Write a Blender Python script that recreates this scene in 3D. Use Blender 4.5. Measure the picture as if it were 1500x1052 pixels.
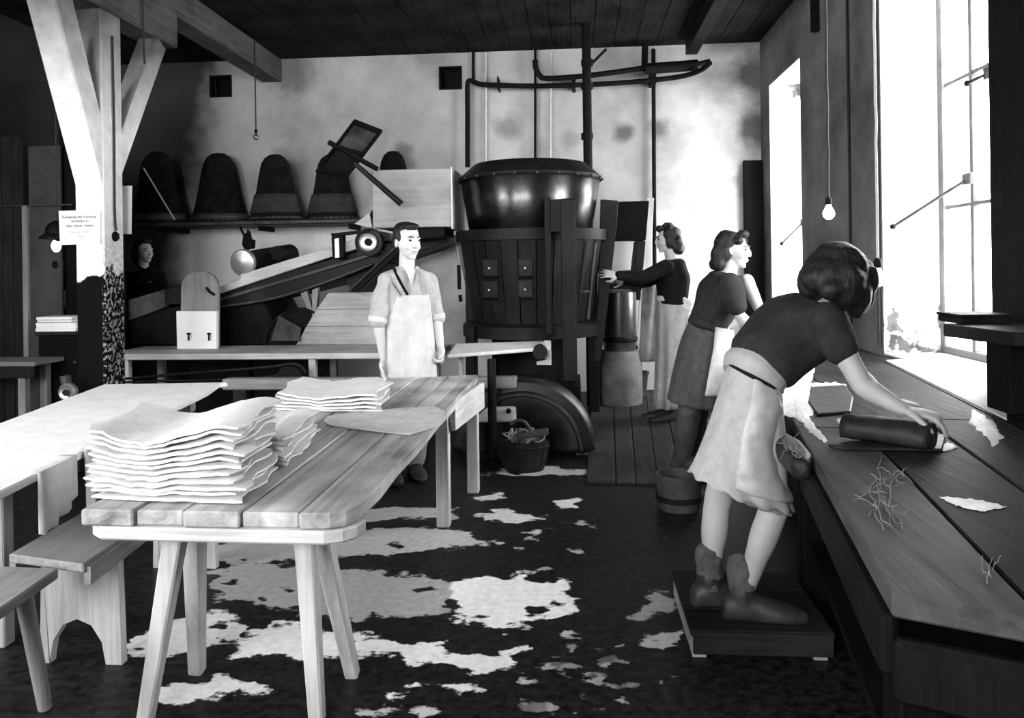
import bpy, bmesh, math, random
from math import sin, cos, pi, radians, sqrt, atan2
from mathutils import Vector as V, Matrix, noise as mnoise
random.seed(7)
for o in list(bpy.data.objects): bpy.data.objects.remove(o)
SC = bpy.context.scene
COL = SC.collection

# ------------------------------------------------------------------ camera
FOC, CU, CV, CAMZ = 1150.0, 750.0, 391.3, 1.40
YAW, ROLL = math.atan(90/1150), radians(0.8)
_f = V((-sin(YAW), cos(YAW), 0)); _r0 = V((cos(YAW), sin(YAW), 0)); _z = V((0, 0, 1))
CR = _r0*cos(ROLL) - _z*sin(ROLL); CUP = _r0*sin(ROLL) + _z*cos(ROLL)
CAMP = V((0, 0, CAMZ))
cd = bpy.data.cameras.new('camera'); cam = bpy.data.objects.new('camera', cd); COL.objects.link(cam)
cd.sensor_fit = 'HORIZONTAL'; cd.sensor_width = 36; cd.lens = FOC/1500*36
cd.shift_y = -(526-CV)/1500; cd.clip_start = 0.05; cd.clip_end = 200
cam.matrix_world = Matrix(((CR.x, CUP.x, -_f.x, 0), (CR.y, CUP.y, -_f.y, 0), (CR.z, CUP.z, -_f.z, CAMZ), (0, 0, 0, 1)))
SC.camera = cam

# ------------------------------------------------------------------ world, exposure
SC.view_settings.view_transform = 'Standard'; SC.view_settings.look = 'None'
SC.view_settings.gamma = 1.0; SC.view_settings.use_curve_mapping = False
SC.view_settings.exposure = 1.6
W = bpy.data.worlds.new('overcast_sky'); SC.world = W; W.use_nodes = True
_bg = W.node_tree.nodes['Background']; _bg.inputs[0].default_value = (1, 1, 1, 1); _bg.inputs[1].default_value = 9.0

def portal(name, center, normal, sx, sz):
    l = bpy.data.lights.new(name, 'AREA'); l.shape = 'RECTANGLE'; l.size = sx; l.size_y = sz
    l.cycles.is_portal = True
    o = bpy.data.objects.new(name, l); COL.objects.link(o); o.location = center
    o.rotation_euler = V(normal).to_track_quat('-Z', 'Z').to_euler()
    return o

# pixel -> world helpers, used while measuring the photograph
def ray(u, v): return _f + CR*((u-CU)/FOC) - CUP*((v-CV)/FOC)
def PY(u, v, y): r = ray(u, v); return CAMP + r*(y/r.y)
def PZ(u, v, z): r = ray(u, v); return CAMP + r*((z-CAMZ)/r.z)
def PX(u, v, x): r = ray(u, v); return CAMP + r*(x/r.x)

# ------------------------------------------------------------------ materials
MATS = {}
def mk(name, kind='plain', c=(0.3, 0.5), scale=4, rough=0.7, bump=0.15, axis='x', metal=0.0, spec=0.3, blot=0.5, detail=6):
    """grey procedural material; c = darkest and lightest albedo"""
    m = bpy.data.materials.new(name); m.use_nodes = True; nt = m.node_tree; N = nt.nodes; L = nt.links
    b = N['Principled BSDF']; b.inputs['Roughness'].default_value = rough; b.inputs['Metallic'].default_value = metal
    b.inputs['Specular IOR Level'].default_value = spec
    tc = N.new('ShaderNodeTexCoord'); mp = N.new('ShaderNodeMapping'); L.new(tc.outputs['Object'], mp.inputs[0])
    n1 = N.new('ShaderNodeTexNoise'); n1.inputs['Detail'].default_value = detail; n1.inputs['Roughness'].default_value = 0.65
    if kind == 'wood':
        s = {'x': (1.2, 22, 22), 'y': (22, 1.2, 22), 'z': (22, 22, 1.2)}[axis]
        mp.inputs['Scale'].default_value = tuple(k*scale/4 for k in s); n1.inputs['Scale'].default_value = 1.6
        n1.inputs['Distortion'].default_value = 0.6
    else:
        n1.inputs['Scale'].default_value = scale
    L.new(mp.outputs[0], n1.inputs['Vector'])
    n2 = N.new('ShaderNodeTexNoise'); n2.inputs['Scale'].default_value = 2.3 if kind == 'wood' else max(scale*0.27, 0.7); n2.inputs['Detail'].default_value = 4
    L.new(tc.outputs['Object'], n2.inputs['Vector'])
    mx = N.new('ShaderNodeMix'); mx.data_type = 'FLOAT'; mx.inputs[0].default_value = blot
    L.new(n1.outputs['Fac'], mx.inputs[2]); L.new(n2.outputs['Fac'], mx.inputs[3])
    rp = N.new('ShaderNodeValToRGB'); e = rp.color_ramp.elements
    e[0].position = 0.36; e[1].position = 0.64
    e[0].color = (c[0], c[0], c[0]*0.985, 1); e[1].color = (c[1], c[1], c[1]*0.985, 1)
    L.new(mx.outputs[0], rp.inputs[0]); L.new(rp.outputs[0], b.inputs['Base Color'])
    if bump:
        bp = N.new('ShaderNodeBump'); bp.inputs['Strength'].default_value = bump; bp.inputs['Distance'].default_value = 0.01
        L.new(n1.outputs['Fac'], bp.inputs['Height']); L.new(bp.outputs[0], b.inputs['Normal'])
    MATS[name] = m
    return m

# ------------------------------------------------------------------ mesh builder
class MB:
    def __init__(s): s.v = []; s.f = []
    def add(s, vs, fs):
        k = len(s.v); s.v += [V(p) for p in vs]; s.f += [tuple(i+k for i in f) for f in fs]; return s
    def hexa(s, c):  # 8 corners: bottom 4 ccw, top 4
        return s.add(c, [(3, 2, 1, 0), (4, 5, 6, 7), (0, 1, 5, 4), (1, 2, 6, 5), (2, 3, 7, 6), (3, 0, 4, 7)])
    def box(s, lo, hi):
        x0, y0, z0 = lo; x1, y1, z1 = hi
        return s.hexa([(x0, y0, z0), (x1, y0, z0), (x1, y1, z0), (x0, y1, z0), (x0, y0, z1), (x1, y0, z1), (x1, y1, z1), (x0, y1, z1)])
    def obox(s, c, size, rot=None):
        c = V(c); h = V(size)*0.5; M = rot if rot is not None else Matrix.Identity(3); out = []
        for z in (-1, 1):
            for x, y in ((-1, -1), (1, -1), (1, 1), (-1, 1)):
                out.append(c + M @ V((x*h.x, y*h.y, z*h.z)))
        return s.hexa(out)
    def prism(s, poly, d):  # extrude polygon points by vector d
        n = len(poly); p = [V(q) for q in poly]; d = V(d)
        nn = V((0, 0, 0))
        for i in range(n): nn += (p[i]-p[0]).cross(p[(i+1) % n]-p[0])
        if nn.dot(d) > 0: p.reverse()
        vs = p + [q+d for q in p]
        fs = [tuple(range(n)), tuple(range(2*n-1, n-1, -1))] + [(i, i+n, (i+1) % n+n, (i+1) % n) for i in range(n)]
        return s.add(vs, fs)
    def bar(s, a, b, w, h=None, w2=None, h2=None, up=(0, 0, 1), twist=0):
        a = V(a); b = V(b); h = w if h is None else h; w2 = w if w2 is None else w2; h2 = h if h2 is None else h2
        d = (b-a).normalized(); u = V(up)
        if abs(d.dot(u)) > 0.95: u = V((0, 1, 0))
        x = d.cross(u).normalized(); y = x.cross(d)
        if twist: q = Matrix.Rotation(twist, 3, d); x = q @ x; y = q @ y
        c = [a-x*w/2-y*h/2, a+x*w/2-y*h/2, a+x*w/2+y*h/2, a-x*w/2+y*h/2, b-x*w2/2-y*h2/2, b+x*w2/2-y*h2/2, b+x*w2/2+y*h2/2, b-x*w2/2+y*h2/2]
        k = len(s.v)
        s.hexa(c)
        return s
    def rings(s, R, cap=True, closed=True):
        k = len(s.v); n = len(R[0]); vs = [p for r in R for p in r]; fs = []
        m = n if closed else n-1
        for i in range(len(R)-1):
            for j in range(m):
                fs.append((i*n+j, i*n+(j+1) % n, (i+1)*n+(j+1) % n, (i+1)*n+j))
        if cap:
            fs.append(tuple(range(n-1, -1, -1))); fs.append(tuple((len(R)-1)*n+j for j in range(n)))
        return s.add(vs, fs)
    def tube(s, pts, r, n=10, cap=True, smooth=0, dome=False, flat=1.0, up=None):
        pts = [V(p) for p in pts]; rs = list(r) if hasattr(r, '__len__') else [r]*len(pts)
        if smooth: pts, rs = crv(pts, rs, smooth)
        T = [(pts[min(i+1, len(pts)-1)]-pts[max(i-1, 0)]).normalized() for i in range(len(pts))]
        if dome:
            q0, q1 = [], []
            for a in (75, 50, 25): q0.append((pts[0]-T[0]*rs[0]*sin(radians(a)), rs[0]*cos(radians(a))))
            for a in (25, 50, 75): q1.append((pts[-1]+T[-1]*rs[-1]*sin(radians(a)), rs[-1]*cos(radians(a))))
            pts = [a for a, _ in q0]+pts+[a for a, _ in q1]; rs = [b for _, b in q0]+rs+[b for _, b in q1]
            T = [T[0]]*3+T+[T[-1]]*3
        u = V(up) if up else (V((0, 0, 1)) if abs(T[0].z) < 0.9 else V((0, 1, 0)))
        R = []
        for p, t, q in zip(pts, T, rs):
            x = t.cross(u)
            if x.length < 1e-4: x = t.orthogonal()
            x.normalize(); y = x.cross(t); u = y if not up else u
            R.append([p + x*cos(2*pi*j/n)*q + y*sin(2*pi*j/n)*q*flat for j in range(n)])
        return s.rings(R, cap)
    def lathe(s, prof, c=(0, 0, 0), axis=(0, 0, 1), n=32, a0=0, a1=2*pi, cap=True):
        c = V(c); ax = V(axis).normalized(); x = ax.orthogonal().normalized()
        if abs(ax.z) < 0.9: x = ax.cross(V((0, 0, 1))).normalized()
        y = ax.cross(x); full = abs(a1-a0-2*pi) < 1e-6; m = n if full else n+1
        R = [[c+ax*z+x*cos(a0+(a1-a0)*j/n)*r+y*sin(a0+(a1-a0)*j/n)*r for j in range(m)] for r, z in prof]
        return s.rings(R, cap, full)
    def ell(s, c, rad, M=None, n=14, m=9):
        c = V(c); M = M if M is not None else Matrix.Identity(3); R = []
        for i in range(1, m):
            t = pi*i/m
            R.append([c+M @ V((rad[0]*sin(t)*cos(2*pi*j/n), rad[1]*sin(t)*sin(2*pi*j/n), -rad[2]*cos(t))) for j in range(n)])
        return s.rings(R, True)
    def grid(s, fn, nu, nv, wrap=False):
        vs = [fn(i/nu, j/nv) for j in range(nv+1) for i in range(nu+1)]
        fs = [(j*(nu+1)+i, j*(nu+1)+i+1, (j+1)*(nu+1)+i+1, (j+1)*(nu+1)+i) for j in range(nv) for i in range(nu)]
        return s.add(vs, fs)

def crv(pts, rs, k):
    P, Q = [], []; n = len(pts)
    for i in range(n-1):
        p0, p1, p2, p3 = pts[max(i-1, 0)], pts[i], pts[i+1], pts[min(i+2, n-1)]
        for j in range(k):
            t = j/k
            P.append(0.5*((2*p1)+(p2-p0)*t+(2*p0-5*p1+4*p2-p3)*t*t+(3*p1-p0-3*p2+p3)*t**3))
            tt = t*t*(3-2*t); Q.append(rs[i]*(1-tt)+rs[i+1]*tt)
    P.append(pts[-1]); Q.append(rs[-1])
    return P, Q

# ------------------------------------------------------------------ objects
def mw(o):
    m = o.matrix_basis.copy()
    while o.parent: o = o.parent; m = o.matrix_basis @ m
    return m
def tag(o, label, cat, group=None, kind=None):
    if label: o['label'] = label
    if cat: o['category'] = cat
    if group: o['group'] = group
    if kind: o['kind'] = kind
    return o
def thing(name, label, cat, loc=(0, 0, 0), group=None, rz=0):
    o = bpy.data.objects.new(name, None); COL.objects.link(o); o.location = loc; o.rotation_euler = (0, 0, rz)
    o.empty_display_size = 0.1
    return tag(o, label, cat, group)
def obj(name, mb, mat, parent=None, smooth=False, bevel=0, label=None, cat=None, group=None, kind=None, origin=None, local=False, solid=0, sub=0, seg=1):
    me = bpy.data.meshes.new(name)
    inv = mw(parent).inverted() if (parent and not local) else None
    org = V(origin) if origin is not None else None
    if org is None and parent is None:
        k = len(mb.v); org = V((sum(p.x for p in mb.v)/k, sum(p.y for p in mb.v)/k, min(p.z for p in mb.v))) if not local else V((0, 0, 0))
    vs = [(inv @ p if inv else (p-org if org is not None else p)) for p in mb.v]
    me.from_pydata([tuple(p) for p in vs], [], mb.f); me.update()
    bm = bmesh.new(); bm.from_mesh(me); bmesh.ops.recalc_face_normals(bm, faces=bm.faces); bm.to_mesh(me); bm.free()
    o = bpy.data.objects.new(name, me); COL.objects.link(o)
    if parent: o.parent = parent
    else: o.location = org
    if mat: me.materials.append(MATS[mat] if isinstance(mat, str) else mat)
    if smooth:
        me.polygons.foreach_set('use_smooth', [True]*len(me.polygons))
        try: me.set_sharp_from_angle(angle=radians(smooth if smooth > 1 else 40))
        except Exception: pass
    if solid:
        md = o.modifiers.new('solid', 'SOLIDIFY'); md.thickness = solid; md.offset = 0
    if bevel:
        md = o.modifiers.new('bevel', 'BEVEL'); md.width = bevel; md.segments = seg; md.limit_method = 'ANGLE'; md.angle_limit = radians(35)
    if sub:
        md = o.modifiers.new('sub', 'SUBSURF'); md.levels = sub; md.render_levels = sub
    return tag(o, label, cat, group, kind)
def copy_tree(o, parent=None):
    c = o.copy(); COL.objects.link(c)
    if parent: c.parent = parent
    for ch in list(o.children): copy_tree(ch, c)
    return c

def remesh(o, voxel, smooth_it=2, disp=0, dscale=8, seed=0):
    """turn overlapping closed pieces into one continuous surface"""
    md = o.modifiers.new('r', 'REMESH'); md.mode = 'VOXEL'; md.voxel_size = voxel; md.use_smooth_shade = True
    if smooth_it:
        ms = o.modifiers.new('s', 'SMOOTH'); ms.factor = 0.5; ms.iterations = smooth_it
    dg = bpy.context.evaluated_depsgraph_get(); dg.update()
    ev = o.evaluated_get(dg); me = bpy.data.meshes.new_from_object(ev)
    o.modifiers.clear(); old = o.data; mats = [m for m in old.materials]; o.data = me
    if not me.materials:
        for m in mats: me.materials.append(m)
    if disp:
        me.update()
        nm = [v.normal.copy() for v in me.vertices]
        for v, n in zip(me.vertices, nm):
            v.co += n*disp*mnoise.noise(v.co*dscale+V((seed, 0, 0)))
    me.polygons.foreach_set('use_smooth', [True]*len(me.polygons))
    me.update()
    return o
# ------------------------------------------------------------------ the materials of the scene
mk('wood_pale', 'wood', (0.34, 0.62), 4, 0.75, 0.35, 'y')
mk('wood_pale_x', 'wood', (0.34, 0.62), 4, 0.75, 0.35, 'x')
mk('wood_pale_z', 'wood', (0.30, 0.58), 4, 0.75, 0.35, 'z')
mk('wood_mid_x', 'wood', (0.14, 0.30), 4, 0.7, 0.35, 'x')
mk('wood_mid_y', 'wood', (0.14, 0.30), 4, 0.7, 0.35, 'y')
mk('wood_mid_z', 'wood', (0.14, 0.30), 4, 0.7, 0.35, 'z')
mk('wood_dark_x', 'wood', (0.007, 0.025), 4, 0.55, 0.35, 'x', spec=.08)
mk('wood_dark_y', 'wood', (0.006, 0.022), 4, 0.55, 0.35, 'y', spec=.08)
mk('wood_dark_z', 'wood', (0.007, 0.025), 4, 0.55, 0.35, 'z', spec=.08)
mk('wood_black', 'wood', (0.002, 0.007), 4, 0.6, 0.3, 'z', spec=0.06)
mk('table_white', 'plain', (0.72, 0.86), 30, 0.6, 0.05)
mk('whitewash', 'plain', (0.70, 0.86), 9, 0.85, 0.3, blot=0.3)
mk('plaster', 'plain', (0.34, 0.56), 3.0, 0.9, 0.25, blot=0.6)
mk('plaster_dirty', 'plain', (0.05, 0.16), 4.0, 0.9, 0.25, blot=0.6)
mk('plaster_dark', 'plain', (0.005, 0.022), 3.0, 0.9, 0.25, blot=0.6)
mk('skin_pale', 'plain', (0.34, 0.44), 6, 0.55, 0.03, spec=0.35)
mk('reveal_white', 'plain', (0.78, 0.88), 5.0, 0.9, 0.15)
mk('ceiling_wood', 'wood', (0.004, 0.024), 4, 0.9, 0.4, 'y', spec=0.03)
mk('concrete', 'plain', (0.10, 0.25), 7, 0.8, 0.4)
mk('iron_black', 'plain', (0.002, 0.007), 14, 0.6, 0.15, spec=0.08)
mk('iron_dark', 'plain', (0.004, 0.014), 10, 0.5, 0.2, spec=0.12)
mk('iron_worn', 'plain', (0.012, 0.07), 12, 0.5, 0.2, spec=0.25)
mk('steel_sheet', 'plain', (0.06, 0.20), 9, 0.34, 0.06, metal=1.0)
_m = MATS['steel_sheet']; _b = _m.node_tree.nodes['Principled BSDF']; _b.inputs['Anisotropic'].default_value = 0.8; _b.inputs['Anisotropic Rotation'].default_value = 0.25; _t = _m.node_tree.nodes.new('ShaderNodeTangent'); _t.direction_type = 'RADIAL'; _t.axis = 'Z'; _m.node_tree.links.new(_t.outputs[0], _b.inputs['Tangent'])
mk('steel_bright', 'plain', (0.45, 0.62), 12, 0.32, 0.08, metal=0.8)
mk('steel_can', 'plain', (0.16, 0.26), 9, 0.3, 0.05, metal=0.9)
mk('felt_dark', 'plain', (0.004, 0.016), 30, 1.0, 0.3, spec=0.05)
mk('felt_band', 'plain', (0.025, 0.05), 30, 0.9, 0.2, spec=0.2)
mk('felt_white', 'plain', (0.60, 0.74), 26, 0.95, 0.35, spec=0.05)
mk('felt_grey', 'plain', (0.36, 0.52), 26, 0.95, 0.3, spec=0.05)
mk('felt_wet', 'plain', (0.004, 0.018), 18, 0.5, 0.6, spec=0.2)
mk('paper', 'plain', (0.78, 0.86), 20, 0.8, 0.05)
mk('ink', 'plain', (0.02, 0.04), 20, 0.8, 0.0)
mk('frame_paint', 'plain', (0.05, 0.12), 10, 0.6, 0.15)
mk('frame_dark', 'plain', (0.03, 0.08), 10, 0.6, 0.15)
mk('bench_wet', 'wood', (0.001, 0.022), 3, 0.6, 0.5, 'y', spec=0.05)
mk('bench_wet_light', 'wood', (0.010, 0.075), 2, 0.55, 0.5, 'y', spec=0.06)
mk('suds', 'plain', (0.55, 0.85), 26, 0.5, 0.6, spec=0.4)
mk('rubber', 'plain', (0.02, 0.06), 8, 0.6, 0.3)
mk('skin', 'plain', (0.26, 0.36), 6, 0.55, 0.03, spec=0.35)
mk('skin_man', 'plain', (0.50, 0.60), 6, 0.55, 0.03, spec=0.35)
mk('hair', 'wood', (0.003, 0.010), 6, 0.5, 0.9, 'z', spec=0.3)
mk('cloth_white', 'plain', (0.46, 0.60), 22, 0.95, 0.25, spec=0.05)
mk('cloth_shirt', 'plain', (0.32, 0.48), 22, 0.95, 0.3, spec=0.05)
mk('cloth_light', 'plain', (0.24, 0.38), 22, 0.95, 0.25, spec=0.05)
mk('cloth_mid', 'plain', (0.14, 0.24), 22, 0.9, 0.25, spec=0.1)
mk('cloth_dark', 'plain', (0.012, 0.028), 22, 0.9, 0.25, spec=0.1)
mk('cloth_black', 'plain', (0.003, 0.010), 22, 0.9, 0.25, spec=0.1)
mk('leather', 'plain', (0.010, 0.03), 16, 0.5, 0.25)
mk('sock', 'plain', (0.03, 0.09), 40, 0.95, 0.6)
mk('cord', 'plain', (0.01, 0.03), 20, 0.7, 0.0)
mk('cord_light', 'plain', (0.35, 0.5), 60, 0.7, 0.3)

def glow(name, s):
    m = bpy.data.materials.new(name); m.use_nodes = True; b = m.node_tree.nodes['Principled BSDF']
    b.inputs['Base Color'].default_value = (.9, .9, .9, 1); b.inputs['Emission Color'].default_value = (1, 1, 1, 1); b.inputs['Emission Strength'].default_value = s
    MATS[name] = m
glow('bulb_lit', 3.0)
def glassy(name, tint, gl):
    m = bpy.data.materials.new(name); m.use_nodes = True; nt = m.node_tree; N = nt.nodes; N.remove(N['Principled BSDF'])
    t = N.new('ShaderNodeBsdfTransparent'); t.inputs[0].default_value = (tint, tint, tint, 1)
    g = N.new('ShaderNodeBsdfGlossy'); g.inputs['Roughness'].default_value = 0.05
    mx = N.new('ShaderNodeMixShader'); mx.inputs[0].default_value = gl
    nt.links.new(t.outputs[0], mx.inputs[1]); nt.links.new(g.outputs[0], mx.inputs[2]); nt.links.new(mx.outputs[0], N['Material Output'].inputs[0])
    MATS[name] = m
glassy('pane_glass', 0.95, 0.05)
glassy('bulb_glass', 0.6, 0.25)
# ------------------------------------------------------------------ the setting
YB, XR, ZC, XL, YF = 8.8, 2.07, 3.83, -5.3, -3.2       # back wall, right wall, ceiling, left wall, rear wall
WT = 0.46                                               # wall thickness
# floor with stains
def in_poly(p, poly):
    c = False; j = len(poly)-1
    for i in range(len(poly)):
        a, b = poly[i], poly[j]
        if (a[1] > p[1]) != (b[1] > p[1]) and p[0] < (b[0]-a[0])*(p[1]-a[1])/(b[1]-a[1])+a[0]: c = not c
        j = i
    return c
def seg_d(p, a, b):
    dx, dy = b[0]-a[0], b[1]-a[1]; t = max(0, min(1, ((p[0]-a[0])*dx+(p[1]-a[1])*dy)/(dx*dx+dy*dy+1e-9)))
    return math.hypot(p[0]-a[0]-t*dx, p[1]-a[1]-t*dy)
STAINS = [  # outlines of the dried patches, and how pale each one is
 (0.45, [(522,747),(600,742),(664,744),(664,760),(519,763)]),
 (0.55, [(300,800),(400,778),(480,782),(621,772),(692,779),(727,797),(678,802),(597,811),(480,816),(380,826),(300,824)]),
 (0.42, [(299,838),(380,826),(480,832),(586,839),(664,846),(668,899),(560,905),(501,908),(433,896),(330,880)]),
 (1.0, [(655,852),(700,846),(791,839),(833,857),(848,895),(800,906),(770,913),(735,924),(664,903)]),
 (0.95, [(343,959),(360,925),(403,908),(437,919),(480,924),(519,924),(551,936),(639,942),(657,956),(770,949),(762,975),(692,980),(614,977),(572,961),(500,963),(420,968)]),
 (0.8, [(164,962),(209,922),(276,897),(336,895),(373,914),(328,944),(246,965),(172,968)]),
 (0.9, [(565,1010),(614,995),(700,1005),(700,1011),(640,1008),(580,1014)]),
 (0.75, [(205,1036),(261,994),(328,994),(415,1009),(328,1021),(231,1034)]),
 (0.4, [(925,905),(954,867),(1002,878),(989,894)]),
 (0.6, [(934,947),(947,926),(1000,927),(975,952)]),
 (0.5, [(699,697),(740,686),(798,682),(885,692),(850,697)]),
 (0.6, [(700,728),(735,722),(738,729),(705,734)]),
 (0.7, [(812,735),(845,730),(848,745),(820,745)]),
 (0.7, [(700,751),(740,747),(800,760),(760,770),(700,764)]),
 (0.6, [(510,1044),(640,1036),(660,1050),(520,1052)]),
 (0.5, [(965,990),(1000,984),(1000,992),(968,996)]),
]
_r = random.Random(12)
for _ in range(46):
    _u, _v = _r.uniform(765, 925), _r.uniform(925, 1046); _s = _r.uniform(2, 8)
    STAINS.append((_r.uniform(.15, .6), [(_u-_s*1.4, _v), (_u, _v-_s*.6), (_u+_s*1.3, _v-_s*.1), (_u+_s*.3, _v+_s*.7)]))
for _ in range(16):
    _u, _v = _r.uniform(740, 900), _r.uniform(720, 850); _s = _r.uniform(2, 6)
    STAINS.append((_r.uniform(.3, .6), [(_u-_s*1.6, _v), (_u, _v-_s*.5), (_u+_s*1.5, _v), (_u+_s*.2, _v+_s*.5)]))
ST = [(k, [tuple(PZ(u, v, 0)[:2]) for u, v in poly]) for k, poly in STAINS]
def floor_mesh():
    x0, x1, y0, y1 = -2.6, 1.2, 1.9, 6.0; nx, ny = 200, 220
    xs = [XL-0.3]+[x0+(x1-x0)*i/nx for i in range(nx+1)]+[XR+0.5]; ys = [YF-0.3]+[y0+(y1-y0)*j/ny for j in range(ny+1)]+[YB+0.3]
    vs = [(x, y, 0) for y in ys for x in xs]; n = len(xs)
    fs = [(j*n+i, j*n+i+1, (j+1)*n+i+1, (j+1)*n+i) for j in range(len(ys)-1) for i in range(n-1)]
    me = bpy.data.meshes.new('floor'); me.from_pydata(vs, [], fs); me.update()
    at = me.attributes.new('pale', 'FLOAT', 'POINT'); at2 = me.attributes.new('edge', 'FLOAT', 'POINT')
    bb = [(min(p[0] for p in q)-.15, max(p[0] for p in q)+.15, min(p[1] for p in q)-.15, max(p[1] for p in q)+.15) for _, q in ST]
    A = [0.0]*len(vs); E = [-1.0]*len(vs)
    for i, (x, y, _) in enumerate(vs):
        for (k, q), b in zip(ST, bb):
            if b[0] < x < b[1] and b[2] < y < b[3]:
                d = min(seg_d((x, y), q[m], q[m-1]) for m in range(len(q)))
                d = d if in_poly((x, y), q) else -d
                if d > E[i]:
                    E[i] = d; A[i] = k
    at.data.foreach_set('value', A); at2.data.foreach_set('value', E)
    o = bpy.data.objects.new('floor', me); COL.objects.link(o); o['kind'] = 'structure'
    md = o.modifiers.new('solid', 'SOLIDIFY'); md.thickness = 0.15; md.offset = -1
    m = bpy.data.materials.new('wet_floor'); m.use_nodes = True; nt = m.node_tree; N = nt.nodes; L = nt.links; b = N['Principled BSDF']
    tc = N.new('ShaderNodeTexCoord')
    a1 = N.new('ShaderNodeAttribute'); a1.attribute_name = 'pale'; a2 = N.new('ShaderNodeAttribute'); a2.attribute_name = 'edge'
    mp = N.new('ShaderNodeMapping'); mp.inputs['Scale'].default_value = (0.75, 1, 1); L.new(tc.outputs['Object'], mp.inputs[0])
    n1 = N.new('ShaderNodeTexNoise'); n1.inputs['Scale'].default_value = 9; n1.inputs['Detail'].default_value = 7; n1.inputs['Roughness'].default_value = 0.6; L.new(mp.outputs[0], n1.inputs['Vector'])
    def math_(op, a, b_=None, v=None):
        q = N.new('ShaderNodeMath'); q.operation = op; L.new(a, q.inputs[0])
        if b_ is not None: L.new(b_, q.inputs[1])
        if v is not None: q.inputs[1].default_value = v
        return q.outputs[0]
    nz = math_('MULTIPLY', math_('SUBTRACT', n1.outputs['Fac'], v=0.5), v=0.34)
    sd = math_('ADD', a2.outputs['Fac'], nz)
    mr = N.new('ShaderNodeMapRange'); mr.inputs[1].default_value = 0.0; mr.inputs[2].default_value = 0.018; L.new(sd, mr.inputs[0])
    n2 = N.new('ShaderNodeTexNoise'); n2.inputs['Scale'].default_value = 30; n2.inputs['Detail'].default_value = 5; L.new(tc.outputs['Object'], n2.inputs['Vector'])
    # holes in the scum
    n3 = N.new('ShaderNodeTexNoise'); n3.inputs['Scale'].default_value = 5.5; n3.inputs['Detail'].default_value = 3; L.new(mp.outputs[0], n3.inputs['Vector'])
    hole = N.new('ShaderNodeMapRange'); hole.inputs[1].default_value = 0.33; hole.inputs[2].default_value = 0.36; L.new(n3.outputs['Fac'], hole.inputs[0])
    fac = math_('MULTIPLY', mr.outputs[0], hole.outputs[0])
    pale = math_('MULTIPLY', a1.outputs['Fac'], math_('ADD', math_('MULTIPLY', n2.outputs['Fac'], v=0.5), v=0.62))
    base = N.new('ShaderNodeValToRGB'); e = base.color_ramp.elements; e[0].position = .35; e[1].position = .7; e[0].color = (.003, .003, .003, 1); e[1].color = (.020, .020, .020, 1)
    L.new(n2.outputs['Fac'], base.inputs[0])
    cmb = N.new('ShaderNodeCombineColor'); [L.new(math_('MULTIPLY', pale, v=0.95), cmb.inputs[i]) for i in range(3)]
    mx = N.new('ShaderNodeMix'); mx.data_type = 'RGBA'; L.new(fac, mx.inputs[0]); L.new(base.outputs[0], mx.inputs[6]); L.new(cmb.outputs[0], mx.inputs[7])
    L.new(mx.outputs[2], b.inputs['Base Color'])
    rr = N.new('ShaderNodeMapRange'); rr.inputs[3].default_value = 0.42; rr.inputs[4].default_value = 0.75; L.new(fac, rr.inputs[0]); L.new(rr.outputs[0], b.inputs['Roughness'])
    b.inputs['Specular IOR Level'].default_value = 0.12
    bp = N.new('ShaderNodeBump'); bp.inputs['Strength'].default_value = 0.35; bp.inputs['Distance'].default_value = 0.01; L.new(n1.outputs['Fac'], bp.inputs['Height']); L.new(bp.outputs[0], b.inputs['Normal'])
    me.materials.append(m)
    return o
floor = floor_mesh()
# boarded walkway past the machine: each board its own piece of the floor
edges = [(884, 902, 905), (905, 922, 918), (0, 0, 0)]
seam_far = [868, 897, 919.5, 943, 966, 990]; seam_near = [858, 902, 931.5, 963, 1000, 1040]
for i in range(5):
    fa, fb, na, nb = seam_far[i]+.6, seam_far[i+1]-.6, seam_near[i]+.9, seam_near[i+1]-.9
    q = [PZ(na, 705, .022), PZ(nb, 705, .022), PZ(fb, 556, .022), PZ(fa, 556, .022)]
    q = [V((p.x, p.y, 0)) for p in q]
    obj('plank', MB().prism(q, (0, 0, .018+random.random()*.008)), 'floorboard' if 'floorboard' in MATS else mk('floorboard', 'wood', (.008, .05), 4, .6, .5, 'y', spec=.12), floor, bevel=.004)

# back wall with two vent holes
def wall_grid(us, vs, skip, fn, thick):
    mb = MB()
    for i in range(len(us)-1):
        for j in range(len(vs)-1):
            if (i, j) in skip: continue
            fn(mb, us[i], us[i+1], vs[j], vs[j+1])
    return mb
va = [PY(307, 111, YB), PY(340, 142, YB)]; vb = [PY(643, 98, YB), PY(677, 131, YB)]
us = [XL-.3, va[0].x, va[1].x, vb[0].x, vb[1].x, XR+.5]; zs = sorted([0, va[1].z, vb[1].z, va[0].z, vb[0].z, ZC+.2])
za = [zs.index(va[1].z), zs.index(va[0].z)]; zb = [zs.index(vb[1].z), zs.index(vb[0].z)]
skip = {(1, j) for j in range(za[0], za[1])} | {(3, j) for j in range(zb[0], zb[1])}
wb = wall_grid(us, zs, skip, lambda mb, a, b, c, d: mb.box((a, YB, c), (b, YB+.3, d)), .3)
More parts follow.
